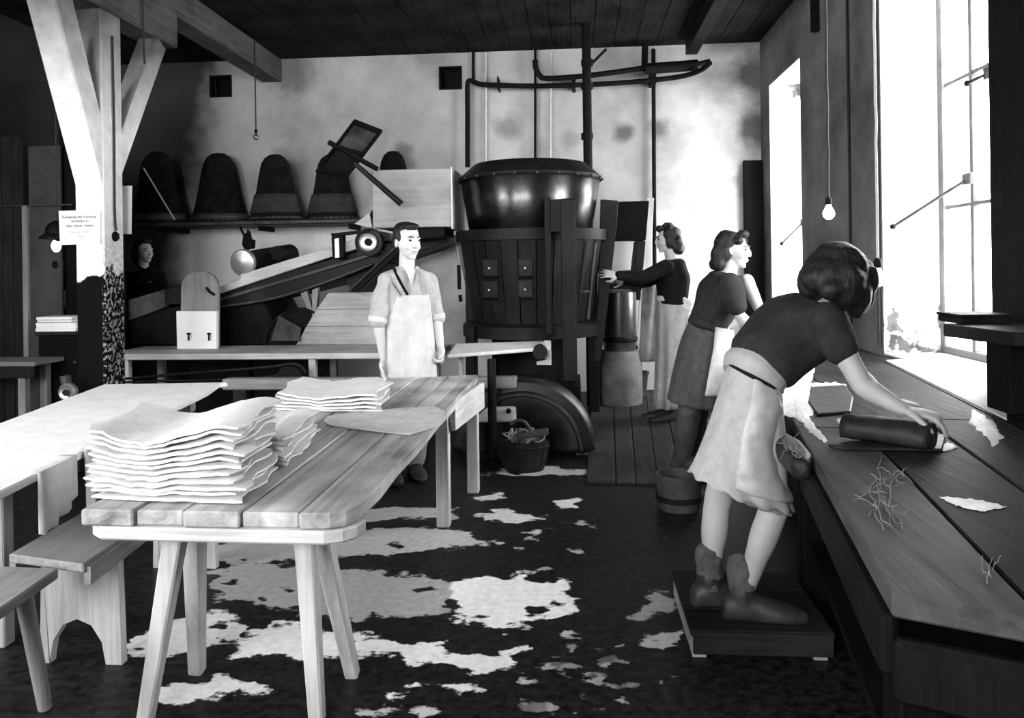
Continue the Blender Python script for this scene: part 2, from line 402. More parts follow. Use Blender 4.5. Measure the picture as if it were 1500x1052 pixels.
# plaster with old stains and painted light and shade for the back wall
def stained(name, spots, c0, c1, scale=3.0, painted_light=True, ns=1.6, nsc=6):
    m = mk(name, 'plain', (c0, c1), scale, 0.9, 0.3, blot=.6); nt = m.node_tree; N = nt.nodes; L = nt.links; b = N['Principled BSDF']
    src = b.inputs['Base Color'].links[0].from_socket; tc = N.new('ShaderNodeTexCoord'); nz = N.new('ShaderNodeTexNoise'); nz.inputs['Scale'].default_value = nsc; nz.inputs['Detail'].default_value = 7
    L.new(tc.outputs['Object'], nz.inputs['Vector'])
    for (p, r, k) in spots:
        vm = N.new('ShaderNodeVectorMath'); vm.operation = 'DISTANCE'; L.new(tc.outputs['Object'], vm.inputs[0]); vm.inputs[1].default_value = p
        ad = N.new('ShaderNodeMath'); ad.operation = 'MULTIPLY_ADD'; L.new(nz.outputs['Fac'], ad.inputs[0]); ad.inputs[1].default_value = r*ns; L.new(vm.outputs['Value'], ad.inputs[2])
        mr = N.new('ShaderNodeMapRange'); mr.inputs[1].default_value = r*(.55+ns/2); mr.inputs[2].default_value = r*(1.5+ns/2); mr.inputs[3].default_value = k; mr.inputs[4].default_value = 0; L.new(ad.outputs[0], mr.inputs[0])
        mx = N.new('ShaderNodeMix'); mx.data_type = 'RGBA'; L.new(mr.outputs[0], mx.inputs[0]); L.new(src, mx.inputs[6]); mx.inputs[7].default_value = (.03, .03, .03, 1); src = mx.outputs[2]
    if painted_light:
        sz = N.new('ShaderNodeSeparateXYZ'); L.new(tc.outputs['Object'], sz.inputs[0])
        w1 = N.new('ShaderNodeMath'); w1.operation = 'MULTIPLY_ADD'; L.new(nz.outputs['Fac'], w1.inputs[0]); w1.inputs[1].default_value = .5; L.new(sz.outputs['Z'], w1.inputs[2])  # bright light on the lower wall, painted into the plaster colour
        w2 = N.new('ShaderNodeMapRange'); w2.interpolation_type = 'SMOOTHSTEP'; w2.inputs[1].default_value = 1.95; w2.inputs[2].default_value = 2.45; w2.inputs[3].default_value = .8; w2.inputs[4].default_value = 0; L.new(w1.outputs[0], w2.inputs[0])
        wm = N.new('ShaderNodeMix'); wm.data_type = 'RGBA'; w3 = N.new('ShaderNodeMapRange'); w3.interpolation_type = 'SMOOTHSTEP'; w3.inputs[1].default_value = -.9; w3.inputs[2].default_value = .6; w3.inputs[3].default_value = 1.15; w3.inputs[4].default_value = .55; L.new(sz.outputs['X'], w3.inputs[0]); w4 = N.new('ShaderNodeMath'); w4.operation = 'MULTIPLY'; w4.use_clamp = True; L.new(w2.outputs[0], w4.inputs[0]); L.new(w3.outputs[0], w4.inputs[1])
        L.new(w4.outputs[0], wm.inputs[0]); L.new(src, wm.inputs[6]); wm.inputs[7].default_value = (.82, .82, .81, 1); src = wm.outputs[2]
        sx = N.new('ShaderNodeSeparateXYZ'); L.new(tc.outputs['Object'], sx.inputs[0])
        k1 = N.new('ShaderNodeMath'); k1.operation = 'MULTIPLY_ADD'; L.new(sx.outputs['Z'], k1.inputs[0]); k1.inputs[1].default_value = -.24; L.new(sx.outputs['X'], k1.inputs[2])  # shade over the left end of the wall, painted into the colour
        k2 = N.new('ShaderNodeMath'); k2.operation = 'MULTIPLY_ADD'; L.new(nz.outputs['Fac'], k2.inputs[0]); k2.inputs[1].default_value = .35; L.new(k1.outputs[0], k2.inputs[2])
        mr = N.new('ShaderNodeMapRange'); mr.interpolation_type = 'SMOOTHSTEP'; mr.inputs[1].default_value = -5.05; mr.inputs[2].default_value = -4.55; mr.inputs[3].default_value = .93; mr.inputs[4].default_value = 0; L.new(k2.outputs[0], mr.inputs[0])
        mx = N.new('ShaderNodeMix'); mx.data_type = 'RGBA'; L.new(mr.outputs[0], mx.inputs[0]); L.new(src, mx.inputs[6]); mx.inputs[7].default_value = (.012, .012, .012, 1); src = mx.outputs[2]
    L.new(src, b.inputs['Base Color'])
    return m
sp = lambda u, v: PY(u, v, YB)
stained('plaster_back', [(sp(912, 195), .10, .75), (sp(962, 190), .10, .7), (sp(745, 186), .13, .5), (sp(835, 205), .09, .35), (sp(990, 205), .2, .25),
        (sp(425, 105), .25, .5), (sp(420, 240), .16, .3), (sp(640, 80), .22, .3), (sp(905, 95), .3, .3), (sp(1108, 110), .22, .8), (sp(1108, 190), .20, .8), (sp(1110, 270), .18, .75), (sp(1110, 350), .18, .75), (sp(1110, 430), .18, .7), (sp(1060, 120), .2, .4), (sp(590, 222), .10, .6)], .30, .50, 4.0)  # column of spots in the right corner paints its grime and its shade
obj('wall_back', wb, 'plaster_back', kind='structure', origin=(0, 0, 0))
for k, (q, nm) in enumerate(((va, 'left'), (vb, 'right'))):
    x0, x1 = q[0].x, q[1].x; z0, z1 = q[1].z, q[0].z; t = thing('vent_hole', 'square black vent hole in the back wall %s' % ('near the ceiling beam, the left one' if k == 0 else 'beside the pipes, the right one'), 'vent', ((x0+x1)/2, YB+.1, z0))
    f = MB(); e = .018
    for lo, hi in (((x0, z0), (x1, z0+e)), ((x0, z1-e), (x1, z1)), ((x0, z0+e), (x0+e, z1-e)), ((x1-e, z0+e), (x1, z1-e))): f.box((lo[0], YB-.012, lo[1]), (hi[0], YB+.1, hi[1]))
    obj('frame', f, 'iron_black', t); obj('backing', MB().box((x0, YB+.2, z0), (x1, YB+.25, z1)), 'iron_black', t)

# right wall with its windows (those nearer than the frame go on along the same wall)
SZ, TZ = 0.78, 3.27
OPEN = [(3.96, 5.46), (7.30, 8.43)]
mb = MB(); ys = [YF-.3]+[k for o in OPEN for k in o]+[YB+.3]
for i in range(len(ys)-1):
    if i % 2 == 0: mb.box((XR, ys[i], 0), (XR+WT, ys[i+1], ZC+.2))
    else: mb.box((XR, ys[i], 0), (XR+WT, ys[i+1], SZ)).box((XR, ys[i], TZ), (XR+WT, ys[i+1], ZC+.2))
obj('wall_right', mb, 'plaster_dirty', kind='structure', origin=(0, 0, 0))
rs = [V((XR+.3, 8.42, 3.25)), V((XR+.42, 8.42, 3.15)), V((XR+.35, 7.6, 3.27))]
stained('reveal_dirty', [(rs[0]-V((XR, 7.30, SZ)), .12, .8), (rs[1]-V((XR, 7.30, SZ)), .14, .9)], .72, .86, 5.0, False, 4, 9)
rn = V((XR, 3.96, SZ))
stained('reveal_near', [(V((XR+.05, 5.45, .98))-rn, .09, .93), (V((XR+.14, 5.45, .84))-rn, .10, .95), (V((XR+.04, 5.45, 1.2))-rn, .07, .85), (V((XR+.26, 5.45, .80))-rn, .08, .9), (V((XR+.38, 5.45, 1.02))-rn, .06, .85), (V((XR+.30, 5.45, 1.0))-rn, .05, .8)], .72, .86, 5.0, False, 6, 13)
for y0, y1 in OPEN:  # whitened reveals: thin skim coat on jambs, soffit and sill
    r = MB(); e = .012; x0, x1 = XR+.004, XR+WT-.0
    r.box((x0, y0, SZ), (x1, y0+e, TZ)).box((x0, y1-e, SZ), (x1, y1, TZ)).box((x0, y0+e, TZ-e), (x1, y1-e, TZ)).box((x0-.004, y0+e, SZ), (x1, y1-e, SZ+e))
    obj('trim_%d' % (1 if y0 < 7 else 2), r, 'reveal_dirty' if y0 > 7 else 'reveal_near', kind='structure', origin=(XR, y0, SZ))
    portal('window_light', (XR+WT+.05, (y0+y1)/2, (SZ+TZ)/2), (-1, 0, 0), y1-y0, TZ-SZ)
# ceiling boards
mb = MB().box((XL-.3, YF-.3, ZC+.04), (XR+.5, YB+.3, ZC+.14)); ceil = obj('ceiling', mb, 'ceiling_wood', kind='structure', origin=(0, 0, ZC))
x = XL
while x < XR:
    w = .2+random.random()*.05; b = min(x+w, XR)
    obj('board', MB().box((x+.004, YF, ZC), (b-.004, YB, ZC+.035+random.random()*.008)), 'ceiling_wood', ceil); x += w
# left wall and rear wall
LY0, LY1 = 0.0, 2.4  # unseen opening, added to brighten the table tops
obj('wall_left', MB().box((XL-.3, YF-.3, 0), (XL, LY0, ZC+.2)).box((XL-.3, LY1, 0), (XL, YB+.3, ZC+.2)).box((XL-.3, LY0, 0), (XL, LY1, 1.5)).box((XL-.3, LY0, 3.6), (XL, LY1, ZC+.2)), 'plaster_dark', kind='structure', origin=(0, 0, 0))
RO = [(-4.9, -2.9), (-2.4, -0.3)]  # unseen openings added behind the camera for frontal daylight
mb = MB(); xs = [XL-.3]+[k for o in RO for k in o]+[XR+.5]
for i in range(len(xs)-1):
    if i % 2 == 0: mb.box((xs[i], YF-.3, 0), (xs[i+1], YF, ZC+.2))
    else: mb.box((xs[i], YF-.3, 0), (xs[i+1], YF, 1.5)).box((xs[i], YF-.3, 3.65), (xs[i+1], YF, ZC+.2))
portal('window_light', (XL-.35, (LY0+LY1)/2, 2.55), (1, 0, 0), LY1-LY0, 2.1)
obj('wall_front', mb, 'plaster', kind='structure', origin=(0, 0, 0))
for a, b in RO: portal('window_light', ((a+b)/2, YF-.35, 2.575), (0, 1, 0), b-a, 2.15)

# windows in view
def window(n, y0, y1, x, mull, rails, mat):
    w = obj('window_%d' % n, MB().box((x, y0+.012, SZ+.012), (x+.06, y0+.07, TZ-.012)).box((x, y1-.07, SZ+.012), (x+.06, y1-.012, TZ-.012)).box((x, y0+.07, SZ+.012), (x+.06, y1-.07, SZ+.06)).box((x, y0+.07, TZ-.07), (x+.06, y1-.07, TZ-.012)), mat, kind='structure', origin=(x, y0, SZ), bevel=.006)
    for m in mull: obj('mullion', MB().box((x+.008, m-.018, SZ+.06), (x+.05, m+.018, TZ-.07)), mat, w, bevel=.004)
    cuts = [y0+.07]+sorted(mull)+[y1-.07]; rz = [SZ+.06]+rails+[TZ-.07]
    for r in rails:
        for a, b in zip(cuts, cuts[1:]): obj('glazing_bar', MB().box((x+.012, a+.018, r-.011), (x+.045, b-.018, r+.011)), mat, w)
    for a, b in zip(cuts, cuts[1:]):
        for c, d in zip(rz, rz[1:]): obj('pane', MB().box((x+.026, a+.016, c+.009), (x+.03, b-.016, d-.009)), 'pane_glass', w)
    return w
w1 = window(1, 3.97, 5.45, XR+WT-.10, [4.50, 5.02], [1.75, 2.55], 'frame_paint')
w2 = window(2, 7.31, 8.42, XR+WT-.10, [7.86], [1.75, 2.55], 'frame_paint')
# ------------------------------------------------------------------ tables, benches and felts on the left
def rect_bar(mb, a, b, w, w2=None, up=(0, 1, 0)): return mb.bar(a, b, w, w, w2 or w, w2 or w, up)
# --- the long felting table in front
TZ0 = 0.70
A, B, C_, D_ = PZ(118, 746, TZ0), PZ(520, 753, TZ0), PZ(701, 549, TZ0), PZ(481, 557, TZ0)
t = thing('work_table', 'long worn plank table in front carrying the stacks of white felt', 'table', ((A.x+B.x)/2, (A.y+C_.y)/2, 0))
NP = 5
fr = [0, .20, .38, .59, .80, 1.0]
for i in range(NP):
    a, b = A.lerp(B, fr[i]+.003), A.lerp(B, fr[i+1]-.003); d, c = D_.lerp(C_, fr[i]+.003), D_.lerp(C_, fr[i+1]-.003)
    off = V((0, .012*(i % 2)-.004, 0)); n = 10
    if i == NP-1:   # rounded corner board with a wavy worn edge
        right = [b.lerp(c, k/n)+V((.004*sin(k*2.3)-.004*(k == 0), 0, 0)) for k in range(n+1)]
        poly = [a+off, a.lerp(b, .55)+V((0, .004, 0)), a.lerp(b, .82)+V((0, .03, 0)), b+V((-.01, .10, 0))]+right[1:]+[d]
    else: poly = [a+off, b+off, c, d]
    poly = [V((p.x, p.y, TZ0-.048)) for p in poly]
    obj('plank', MB().prism(poly, (0, 0, .048-.003*(i % 2))), 'wood_table', t, bevel=.005) if 'wood_table' in MATS else obj('plank', MB().prism(poly, (0, 0, .048)), mk('wood_table', 'wood', (.10, .55), 1.5, .75, .7, 'y', blot=.45, detail=9), t, bevel=.005)
# cross batten with rounded ends under the near edge
a, b = A+V((.015, 0, -.049)), B+V((.0, .0, -.049)); n = 8
poly = [a+V((.05, -.008, 0)), a.lerp(b, .5)+V((0, -.012, 0)), b+V((-.09, -.008, 0)), b+V((-.04, .012, 0)), b+V((-.008, .05, 0)), b+V((.004, .11, 0)), a+V((-.005, .11, 0)), a+V((0, .03, 0))]
obj('batten', MB().prism([p-V((0, 0, .040)) for p in poly], (0, 0, .040)), 'wood_pale_x', t, bevel=.006)
for (u, v, ut, vt, yt, w) in ((465, 1056, 446, 770, 2.36, .062), (517, 990, 461, 770, 2.46, .062), (213, 1056, 264, 770, 2.36, .062), (289, 985, 284, 770, 2.5, .066)):
    p = PZ(u, v, 0); q = PY(ut, vt, yt); q.z = TZ0-.05
    obj('leg', MB().bar(p, q, w*.72, w*.72, w, w, (0, 1, 0)), 'wood_pale_z', t, bevel=.006)
for (x, y) in ((-.72, 4.22), (-.64, 4.86), (-1.5, 4.22), (-1.5, 4.8)):
    obj('leg', MB().box((x-.035, y-.035, 0), (x+.035, y+.035, TZ0-.05)), 'wood_pale_z', t, bevel=.005)
obj('rail', MB().bar((-.66, 4.2, .60), (-.58, 4.88, .60), .03, .16), 'wood_pale', t, bevel=.004)
obj('cross_rail', MB().bar((-1.5, 4.8, .60), (-.64, 4.86, .60), .03, .10), 'wood_mid_x', t)

# --- stacks of felt sheets: every sheet is a thing of its own
def felt_sheet(o, ex, ey, w, d, z, t, wav, seed, mat, label, group, du=0, dv=0, lev=1, nx=22, ny=7, rag=.012):
    rnd = random.Random(seed); ph = rnd.random()*6; top, bot = [], []
    mb = MB(); R = []
    prof = []
    for j in range(ny+1): prof.append((j/ny, 1))
    for j in range(ny, -1, -1): prof.append((j/ny, 0))
    for k, (v, s) in enumerate(prof):
        row = []
        for i in range(nx+1):
            u = i/nx; edge = (1-abs(2*u-1)**12)
            x = u*w + (rag*sin(ph+v*9)+.022*mnoise.noise(V((v*5, seed*2.3, 1))))*(1 if u > .5 else -1)*max(0, abs(2*u-1)*4-3); y = v*d + rag*mnoise.noise(V((u*9, seed*1.7, v)))
            tt = t*(.55+.45*min(1, edge*1.0))*(1 if .02 < v < .98 else .8)
            ua, va_ = u+du/w, v+dv/d; zz = z + wav(ua, va_) + (.7*t*mnoise.noise(V((ua*6, va_*4, seed*.13))) + .4*t*mnoise.noise(V((ua*14, va_*6, seed*.18))))*min(1, lev) + (s-.5)*tt
            row.append(V(o)+ex*x+ey*y+V((0, 0, zz)))
        R.append(row)
    n = nx+1; k0 = len(R)
    vs = [p for r in R for p in r]; fs = []
    for j in range(k0):
        j2 = (j+1) % k0
        for i in range(nx): fs.append((j*n+i, j*n+i+1, j2*n+i+1, j2*n+i))
    h = k0//2
    for side in (0, nx):
        for j in range(h-1): fs.append((j*n+side, (j+1)*n+side, (k0-2-j)*n+side, (k0-1-j)*n+side))
    mb.add(vs, fs)
    ob = obj('felt_sheet', mb, mat, smooth=60, label=label, cat='felt', group=group)
    return ob
def stack(fl, frt, br, n, t, amp, seed, where, sag=0.0, tilt=0.0, mat='felt_white', z0=TZ0):
    ex = frt-fl; w = ex.length; ex.normalize(); ey = br-frt; d = ey.length; ey.normalize()
    rnd = random.Random(seed)
    for i in range(n):
        k = (i+.2)/n
        q1, q2 = rnd.random()*6, rnd.random()*6
        wav = lambda u, v, k=k: k*(amp*.5*(1+cos(u*7.2+.4)) + sag*(1-sin(pi*max(0, min(1, u)))) + tilt*(u+.5*v)) 
        du, dv = (rnd.random()-.5)*.028, (rnd.random()-.5)*.022; o = fl+ex*du+ey*dv
        words = ['bottom', 'second', 'third', 'fourth', 'fifth', 'sixth', 'seventh', 'eighth', 'ninth', 'tenth', 'eleventh', 'twelfth', 'thirteenth', 'fourteenth']
        lab = ('topmost' if i == n-1 else words[i]+(' from bottom' if i else '')) + ' white felt sheet of ' + where
        felt_sheet(o, ex, ey, w+(rnd.random()-.5)*.03, d+(rnd.random()-.5)*.016, t*(i+.5)+.002, t*.80, wav, seed+i, mat, lab, 'sheets of '+where, du, dv, i/2)
stack(PZ(130, 732, TZ0), PZ(348, 741, TZ0), PZ(404, 688, TZ0), 12, .0142, .036, 11, 'the big stack at the table end', .020, .030)
stack(PZ(330, 672, TZ0), PZ(418, 688, TZ0), PZ(466, 640, TZ0), 6, .0125, .02, 41, 'the small stack behind the big one', .0, .02)
stack(PZ(404, 603, TZ0), PZ(556, 606, TZ0), PZ(572, 577, TZ0), 5, .0145, .02, 71, 'the flat stack near the far end', .012, .0)
p = [PZ(u, v, TZ0+.002) for u, v in ((474, 617), (480, 611), (520, 605), (590, 599), (638, 597), (652, 604), (640, 626), (600, 638), (560, 634), (510, 628), (482, 623))]
mb = MB().prism(p, (0, 0, .006)); obj('felt_sheet', mb, 'felt_grey', label='thin single felt sheet lying flat alone on the plank table', cat='felt', bevel=.002)

# --- the white topped table at the left
A, B, C_, D_ = PZ(-190, 690, .72), PZ(-75, 756, .72), PZ(331, 561, .72), PZ(152, 563, .72)
t = thing('trestle_table', 'white topped trestle table at the left in front of the post', 'table', ((A.x+C_.x)/2, (A.y+C_.y)/2, 0))
n = 8; rim = [B.lerp(C_, k/n) for k in range(n)]+[C_+V((-.03, -.02, 0)), C_+V((-.0, .03, 0))]
poly = [A]+rim+[D_]
obj('tabletop', MB().prism([p-V((0, 0, .028)) for p in poly], (0, 0, .028)), 'table_white', t, bevel=.006)
ax = (C_-B).normalized(); sd = V((-ax.y, ax.x, 0))
for k, s in ((.80, .10), (.80, .55), (.30, .30), (.30, .62)):
    q = B.lerp(C_, k)+sd*s; obj('leg', MB().bar((q.x, q.y, 0), (q.x, q.y, .69), .06, .06), 'wood_mid_z', t, bevel=.005)
q0 = B.lerp(C_, .80)+sd*.02; q1 = B.lerp(C_, .80)+sd*.62
obj('bearer', MB().bar((q0.x, q0.y, .665), (q1.x, q1.y, .665), .07, .05), 'wood_mid_x', t, bevel=.004)
q0 = B.lerp(C_, .30)+sd*.02; q1 = B.lerp(C_, .30)+sd*.62
obj('bearer', MB().bar((q0.x, q0.y, .665), (q1.x, q1.y, .665), .07, .05), 'wood_mid_x', t, bevel=.004)
# cloths hanging over its edge
def hang(us, v0, v1s, label):
    yb = None; R = []
    m = 10
    for j in range(-1, 9):
        row = []
        for i in range(m+1):
            u = us[0]+(us[1]-us[0])*i/m
            # point on the table edge below pixel column u
            e = PZ(u, 756-195*(u+75)/406, .72) - sd*.014
            drop = v1s[0]+(v1s[1]-v1s[0])*i/m
            s = max(0, j)/8
            q = V((e.x, e.y, .7255)) - sd*(.012*sin(i*1.9)*s) + V((0, 0, -s*drop*(1-.12*((abs(2*i/m-1))**4))))
            if j == -1: q = e + sd*.06; q.z = .7255
            row.append(q)
        R.append(row)
    mb = MB(); mb.rings(R, False, False)
    return obj('hanging_cloth', mb, 'cloth_white', smooth=60, solid=.006, label=label, cat='cloth', group='cloths hung over the white table edge')
hang((50, 106), 0, (.235, .17), 'larger white cloth hanging over the edge of the white table')
hang((119, 142), 0, (.13, .09), 'smaller white cloth scrap hanging over the white table edge')

# --- benches at the lower left
A, B = PZ(12, 812, .45), PZ(122, 827, .45); D_ = A+V((-.10, 1.25, 0)); C_ = B+V((-.12, 1.25, 0))
t = thing('bench', 'long pale plank bench with slab legs under the felting table', 'bench', ((A.x+C_.x)/2, (A.y+C_.y)/2, 0))
obj('seat', MB().prism([p-V((0, 0, .03)) for p in (A, B, C_, D_)], (0, 0, .03)), 'wood_mid_y', t, bevel=.005)
obj('apron', MB().bar(A+V((0, .02, -.045)), D_+V((0, -.02, -.045)), .022, .06), 'wood_mid_y', t); obj('apron', MB().bar(B+V((0, .02, -.045)), C_+V((0, -.02, -.045)), .022, .06), 'wood_mid_y', t)
for s in (.16, 1.05):
    a = A+V((.015-.08*s, s, -.03)); b = B+V((-.015-.08*s, s, -.03)); a.x -= 0; poly = [V((a.x, a.y, .42)), V((a.x-.01, a.y, 0)), V((a.x+.03, a.y, 0))]
    for k in range(7):
        an = pi-pi*k/6; poly.append(V(((a.x+b.x)/2-.012+cos(an)*.105, a.y, .0+sin(an)*.16)))
    poly += [V((b.x-.05, a.y, 0)), V((b.x+.01, a.y, 0)), V((b.x, a.y, .42))]
    obj('leg', MB().prism(poly, (0, .035, 0)), 'wood_pale_z', t, bevel=.004)
A, B, C_ = PZ(86, 832, .45), PZ(-20, 905, .45), PZ(-8, 829, .45); D_ = B+V((-.28, 0, 0))
t = thing('bench', 'short bench with a round splayed leg at the lower left corner', 'bench', ((A.x+D_.x)/2, (A.y+B.y)/2, 0))
B2 = A+(B-A)*2.6; D2 = B2+V((-.27, 0, 0))
obj('seat', MB().prism([p-V((0, 0, .035)) for p in (A, B2, D2, C_)], (0, 0, .035)), 'wood_mid_y', t, bevel=.005)
for (px, py, dx, dy) in ((A.x-.09, A.y-.05, .045, .04), (A.x-.25, A.y-.07, -.07, .05), (B2.x-.06, B2.y+.1, .05, -.05), (B2.x-.24, B2.y+.1, -.05, -.05)):
    obj('leg', MB().tube([(px+dx, py+dy, 0), (px, py, .42)], [.021, .027], 10), 'wood_mid_z', t, smooth=50)

# --- timber post with its struts, the saddle and the ceiling beam
PXa, PXb, PYa, PYb = -3.50, -3.29, 5.28, 5.53
t = thing('timber_post', 'whitewashed timber post with two struts under the ceiling beam', 'post', ((PXa+PXb)/2, (PYa+PYb)/2, 0))
m = mk('post_paint', 'plain', (.62, .86), 9, .9, .4, blot=.3, spec=.04); nt = m.node_tree; N = nt.nodes; L = nt.links; b = N['Principled BSDF']
src = b.inputs['Base Color'].links[0].from_socket; tc = N.new('ShaderNodeTexCoord'); sx = N.new('ShaderNodeSeparateXYZ'); L.new(tc.outputs['Object'], sx.inputs[0])
nz = N.new('ShaderNodeTexNoise'); nz.inputs['Scale'].default_value = 5; nz.inputs['Detail'].default_value = 8; L.new(tc.outputs['Object'], nz.inputs['Vector'])
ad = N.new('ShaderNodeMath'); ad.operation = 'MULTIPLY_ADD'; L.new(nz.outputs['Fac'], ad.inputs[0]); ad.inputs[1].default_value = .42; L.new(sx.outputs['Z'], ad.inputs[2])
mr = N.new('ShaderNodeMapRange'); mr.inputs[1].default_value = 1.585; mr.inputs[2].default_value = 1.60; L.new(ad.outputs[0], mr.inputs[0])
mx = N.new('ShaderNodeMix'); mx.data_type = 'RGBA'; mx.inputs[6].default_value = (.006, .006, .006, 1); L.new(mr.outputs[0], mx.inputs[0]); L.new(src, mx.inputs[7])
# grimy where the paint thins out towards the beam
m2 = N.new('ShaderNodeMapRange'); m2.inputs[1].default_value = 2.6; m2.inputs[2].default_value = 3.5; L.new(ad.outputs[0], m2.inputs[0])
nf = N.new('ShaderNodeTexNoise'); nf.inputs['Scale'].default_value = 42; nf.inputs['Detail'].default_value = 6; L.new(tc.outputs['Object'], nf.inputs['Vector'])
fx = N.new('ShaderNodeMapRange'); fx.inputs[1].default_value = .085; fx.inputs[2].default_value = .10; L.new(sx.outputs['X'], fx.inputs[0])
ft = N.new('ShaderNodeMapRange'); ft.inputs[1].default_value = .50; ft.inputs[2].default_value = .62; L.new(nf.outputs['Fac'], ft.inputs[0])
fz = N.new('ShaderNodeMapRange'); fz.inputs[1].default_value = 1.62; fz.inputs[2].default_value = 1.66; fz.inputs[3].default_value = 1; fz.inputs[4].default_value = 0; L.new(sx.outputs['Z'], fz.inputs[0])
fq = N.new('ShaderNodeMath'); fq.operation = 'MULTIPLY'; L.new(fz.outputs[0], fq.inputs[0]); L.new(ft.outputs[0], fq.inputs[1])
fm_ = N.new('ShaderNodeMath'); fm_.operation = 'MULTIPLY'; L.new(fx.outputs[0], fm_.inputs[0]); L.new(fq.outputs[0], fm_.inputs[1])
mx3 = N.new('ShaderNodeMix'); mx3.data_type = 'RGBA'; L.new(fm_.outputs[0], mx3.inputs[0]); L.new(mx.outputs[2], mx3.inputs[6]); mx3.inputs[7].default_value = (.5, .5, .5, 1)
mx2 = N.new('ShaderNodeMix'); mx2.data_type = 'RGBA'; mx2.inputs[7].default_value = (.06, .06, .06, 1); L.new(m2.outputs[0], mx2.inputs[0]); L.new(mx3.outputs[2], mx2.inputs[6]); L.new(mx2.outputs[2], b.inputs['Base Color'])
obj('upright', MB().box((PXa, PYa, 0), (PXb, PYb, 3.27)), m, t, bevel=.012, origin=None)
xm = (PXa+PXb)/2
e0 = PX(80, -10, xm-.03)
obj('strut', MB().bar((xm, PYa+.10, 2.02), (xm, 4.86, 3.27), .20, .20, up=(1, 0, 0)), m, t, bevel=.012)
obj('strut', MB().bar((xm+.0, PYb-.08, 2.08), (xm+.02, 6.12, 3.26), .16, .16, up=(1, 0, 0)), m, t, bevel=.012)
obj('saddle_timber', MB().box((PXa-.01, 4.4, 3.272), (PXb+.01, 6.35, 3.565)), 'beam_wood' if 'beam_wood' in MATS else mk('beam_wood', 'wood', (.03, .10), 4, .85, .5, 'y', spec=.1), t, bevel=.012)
obj('ceiling_beam', MB().box((PXa-.05, YF, 3.567), (PXb-.02, YB, 3.83)), 'beam_wood', label='heavy dark ceiling beam running over the timber post to the back wall', cat='beam', bevel=.012)
# notices on the post
def paper(pts, y, label, th=.003, name='notice', mat='paper'):
    q = [PY(u, v, y) for u, v in pts]
    return q
q = [PY(u, v, PYa-.012) for u, v in ((86, 309), (147, 308), (147, 357), (88, 359))]
t2 = thing('notice', 'white notice with typed lines fixed on the front of the post', 'notice', ((q[0].x+q[1].x)/2, q[0].y, q[2].z))
obj('sheet', MB().prism(q, (0, .008, 0)), 'paper', t2)
def text(body, size, loc, parent, mat='ink', rot=(pi/2, 0, 0), ext=0.0006, align='CENTER', name='lettering'):
    cu = bpy.data.curves.new(name, 'FONT'); cu.body = body; cu.size = size; cu.align_x = align; cu.extrude = ext
    o = bpy.data.objects.new(name, cu); COL.objects.link(o); o.data.materials.append(MATS[mat])
    dg = bpy.context.evaluated_depsgraph_get(); dg.update(); me = bpy.data.meshes.new_from_object(o.evaluated_get(dg)); bpy.data.objects.remove(o)
    o = bpy.data.objects.new(name, me); COL.objects.link(o); o.parent = parent; o.rotation_euler = rot
    o.location = mw(parent).inverted() @ V(loc)
    if not me.materials: me.materials.append(MATS[mat])
    return o
cx = (q[0].x+q[1].x)/2
for s, u, v, sz in (('Reinigung der Kleidung', 116, 319.5, .027), ('verboten an', 117, 325.5, .027), ('allen diesen Stellen', 117, 332.5, .027), ('sonst nur mit der', 117, 341, .019), ('Leitung', 118, 347, .019)):
    p = PY(u, v, PYa-.0135); text(s, sz, p, t2, 'ink' if sz > .02 else 'paper_ink' if 'paper_ink' in MATS else mk('paper_ink', 'plain', (.35, .45), 20, .8, 0).name)
q = [PY(u, v, PYb+.10) for u, v in ((150, 273), (193, 272), (192, 343), (150, 342))]
obj('card', MB().prism(q, (0, .006, 0)), 'paper', label='blank white card sticking out behind the right side of the post', cat='card')
# cables down the post
for k, (u, u2, lab) in enumerate(((166, 167, 'thin dark cable running down the right face of the post'), (210, 213, 'pair of dark cords hanging from the saddle beside the right strut'))):
    if k == 0: pts = [(PXb+.012, 5.40, 3.1), (PXb+.013, 5.405, 2.4), (PXb+.012, 5.40, 1.85), (PXb+.016, 5.41, 1.70)]
    else: pts = [(PXb+.03, 5.78, 3.55), (PXb+.03, 5.78, 3.25), (PXb+.03, 5.79, 3.0)]
    obj('cable', MB().tube(pts, .008, 6, smooth=3), 'cord', label=lab, cat='cable')
t3 = thing('light_switch', 'round dark switch at the foot of the cable on the post', 'switch', (PXb, 5.41, 1.62))
obj('base', MB().lathe([(.036, 0), (.036, .012), (.028, .02)], (PXb+.001, 5.41, 1.66), (1, 0, 0), 16), 'iron_black', t3, smooth=40)
obj('knob', MB().box((PXb+.02, 5.403, 1.64), (PXb+.034, 5.417, 1.68)), 'iron_dark', t3)
# ------------------------------------------------------------------ forming machine, long bench, shelf of felt hoods
def poly_at(pts, y): return [PY(u, v, y) for u, v in pts]
# --- long plank bench running behind the man
t = thing('plank_bench', 'long narrow plank bench running across in front of the machine', 'bench', (-2.6, 6.6, 0))
p = [PZ(163, 518, .72), PZ(662, 517, .72)]; y0 = 6.26; y1 = 6.95
obj('plank', MB().box((-3.95, y0, .67), (-1.10, y0+.34, .72)), 'wood_bench' if 'wood_bench' in MATS else mk('wood_bench', 'wood', (.28, .58), 4, .75, .4, 'x'), t, bevel=.006)
obj('plank', MB().box((-3.95, y0+.345, .668), (-1.10, y1, .718)), 'wood_bench', t, bevel=.006)
for x in (-3.75, -2.15, -1.22):
    obj('leg', MB().box((x-.03, y0+.03, 0), (x+.03, y0+.09, .67)), 'wood_pale_z', t, bevel=.004); obj('leg', MB().box((x-.03, y1-.1, 0), (x+.03, y1-.04, .67)), 'wood_mid_z', t, bevel=.004)
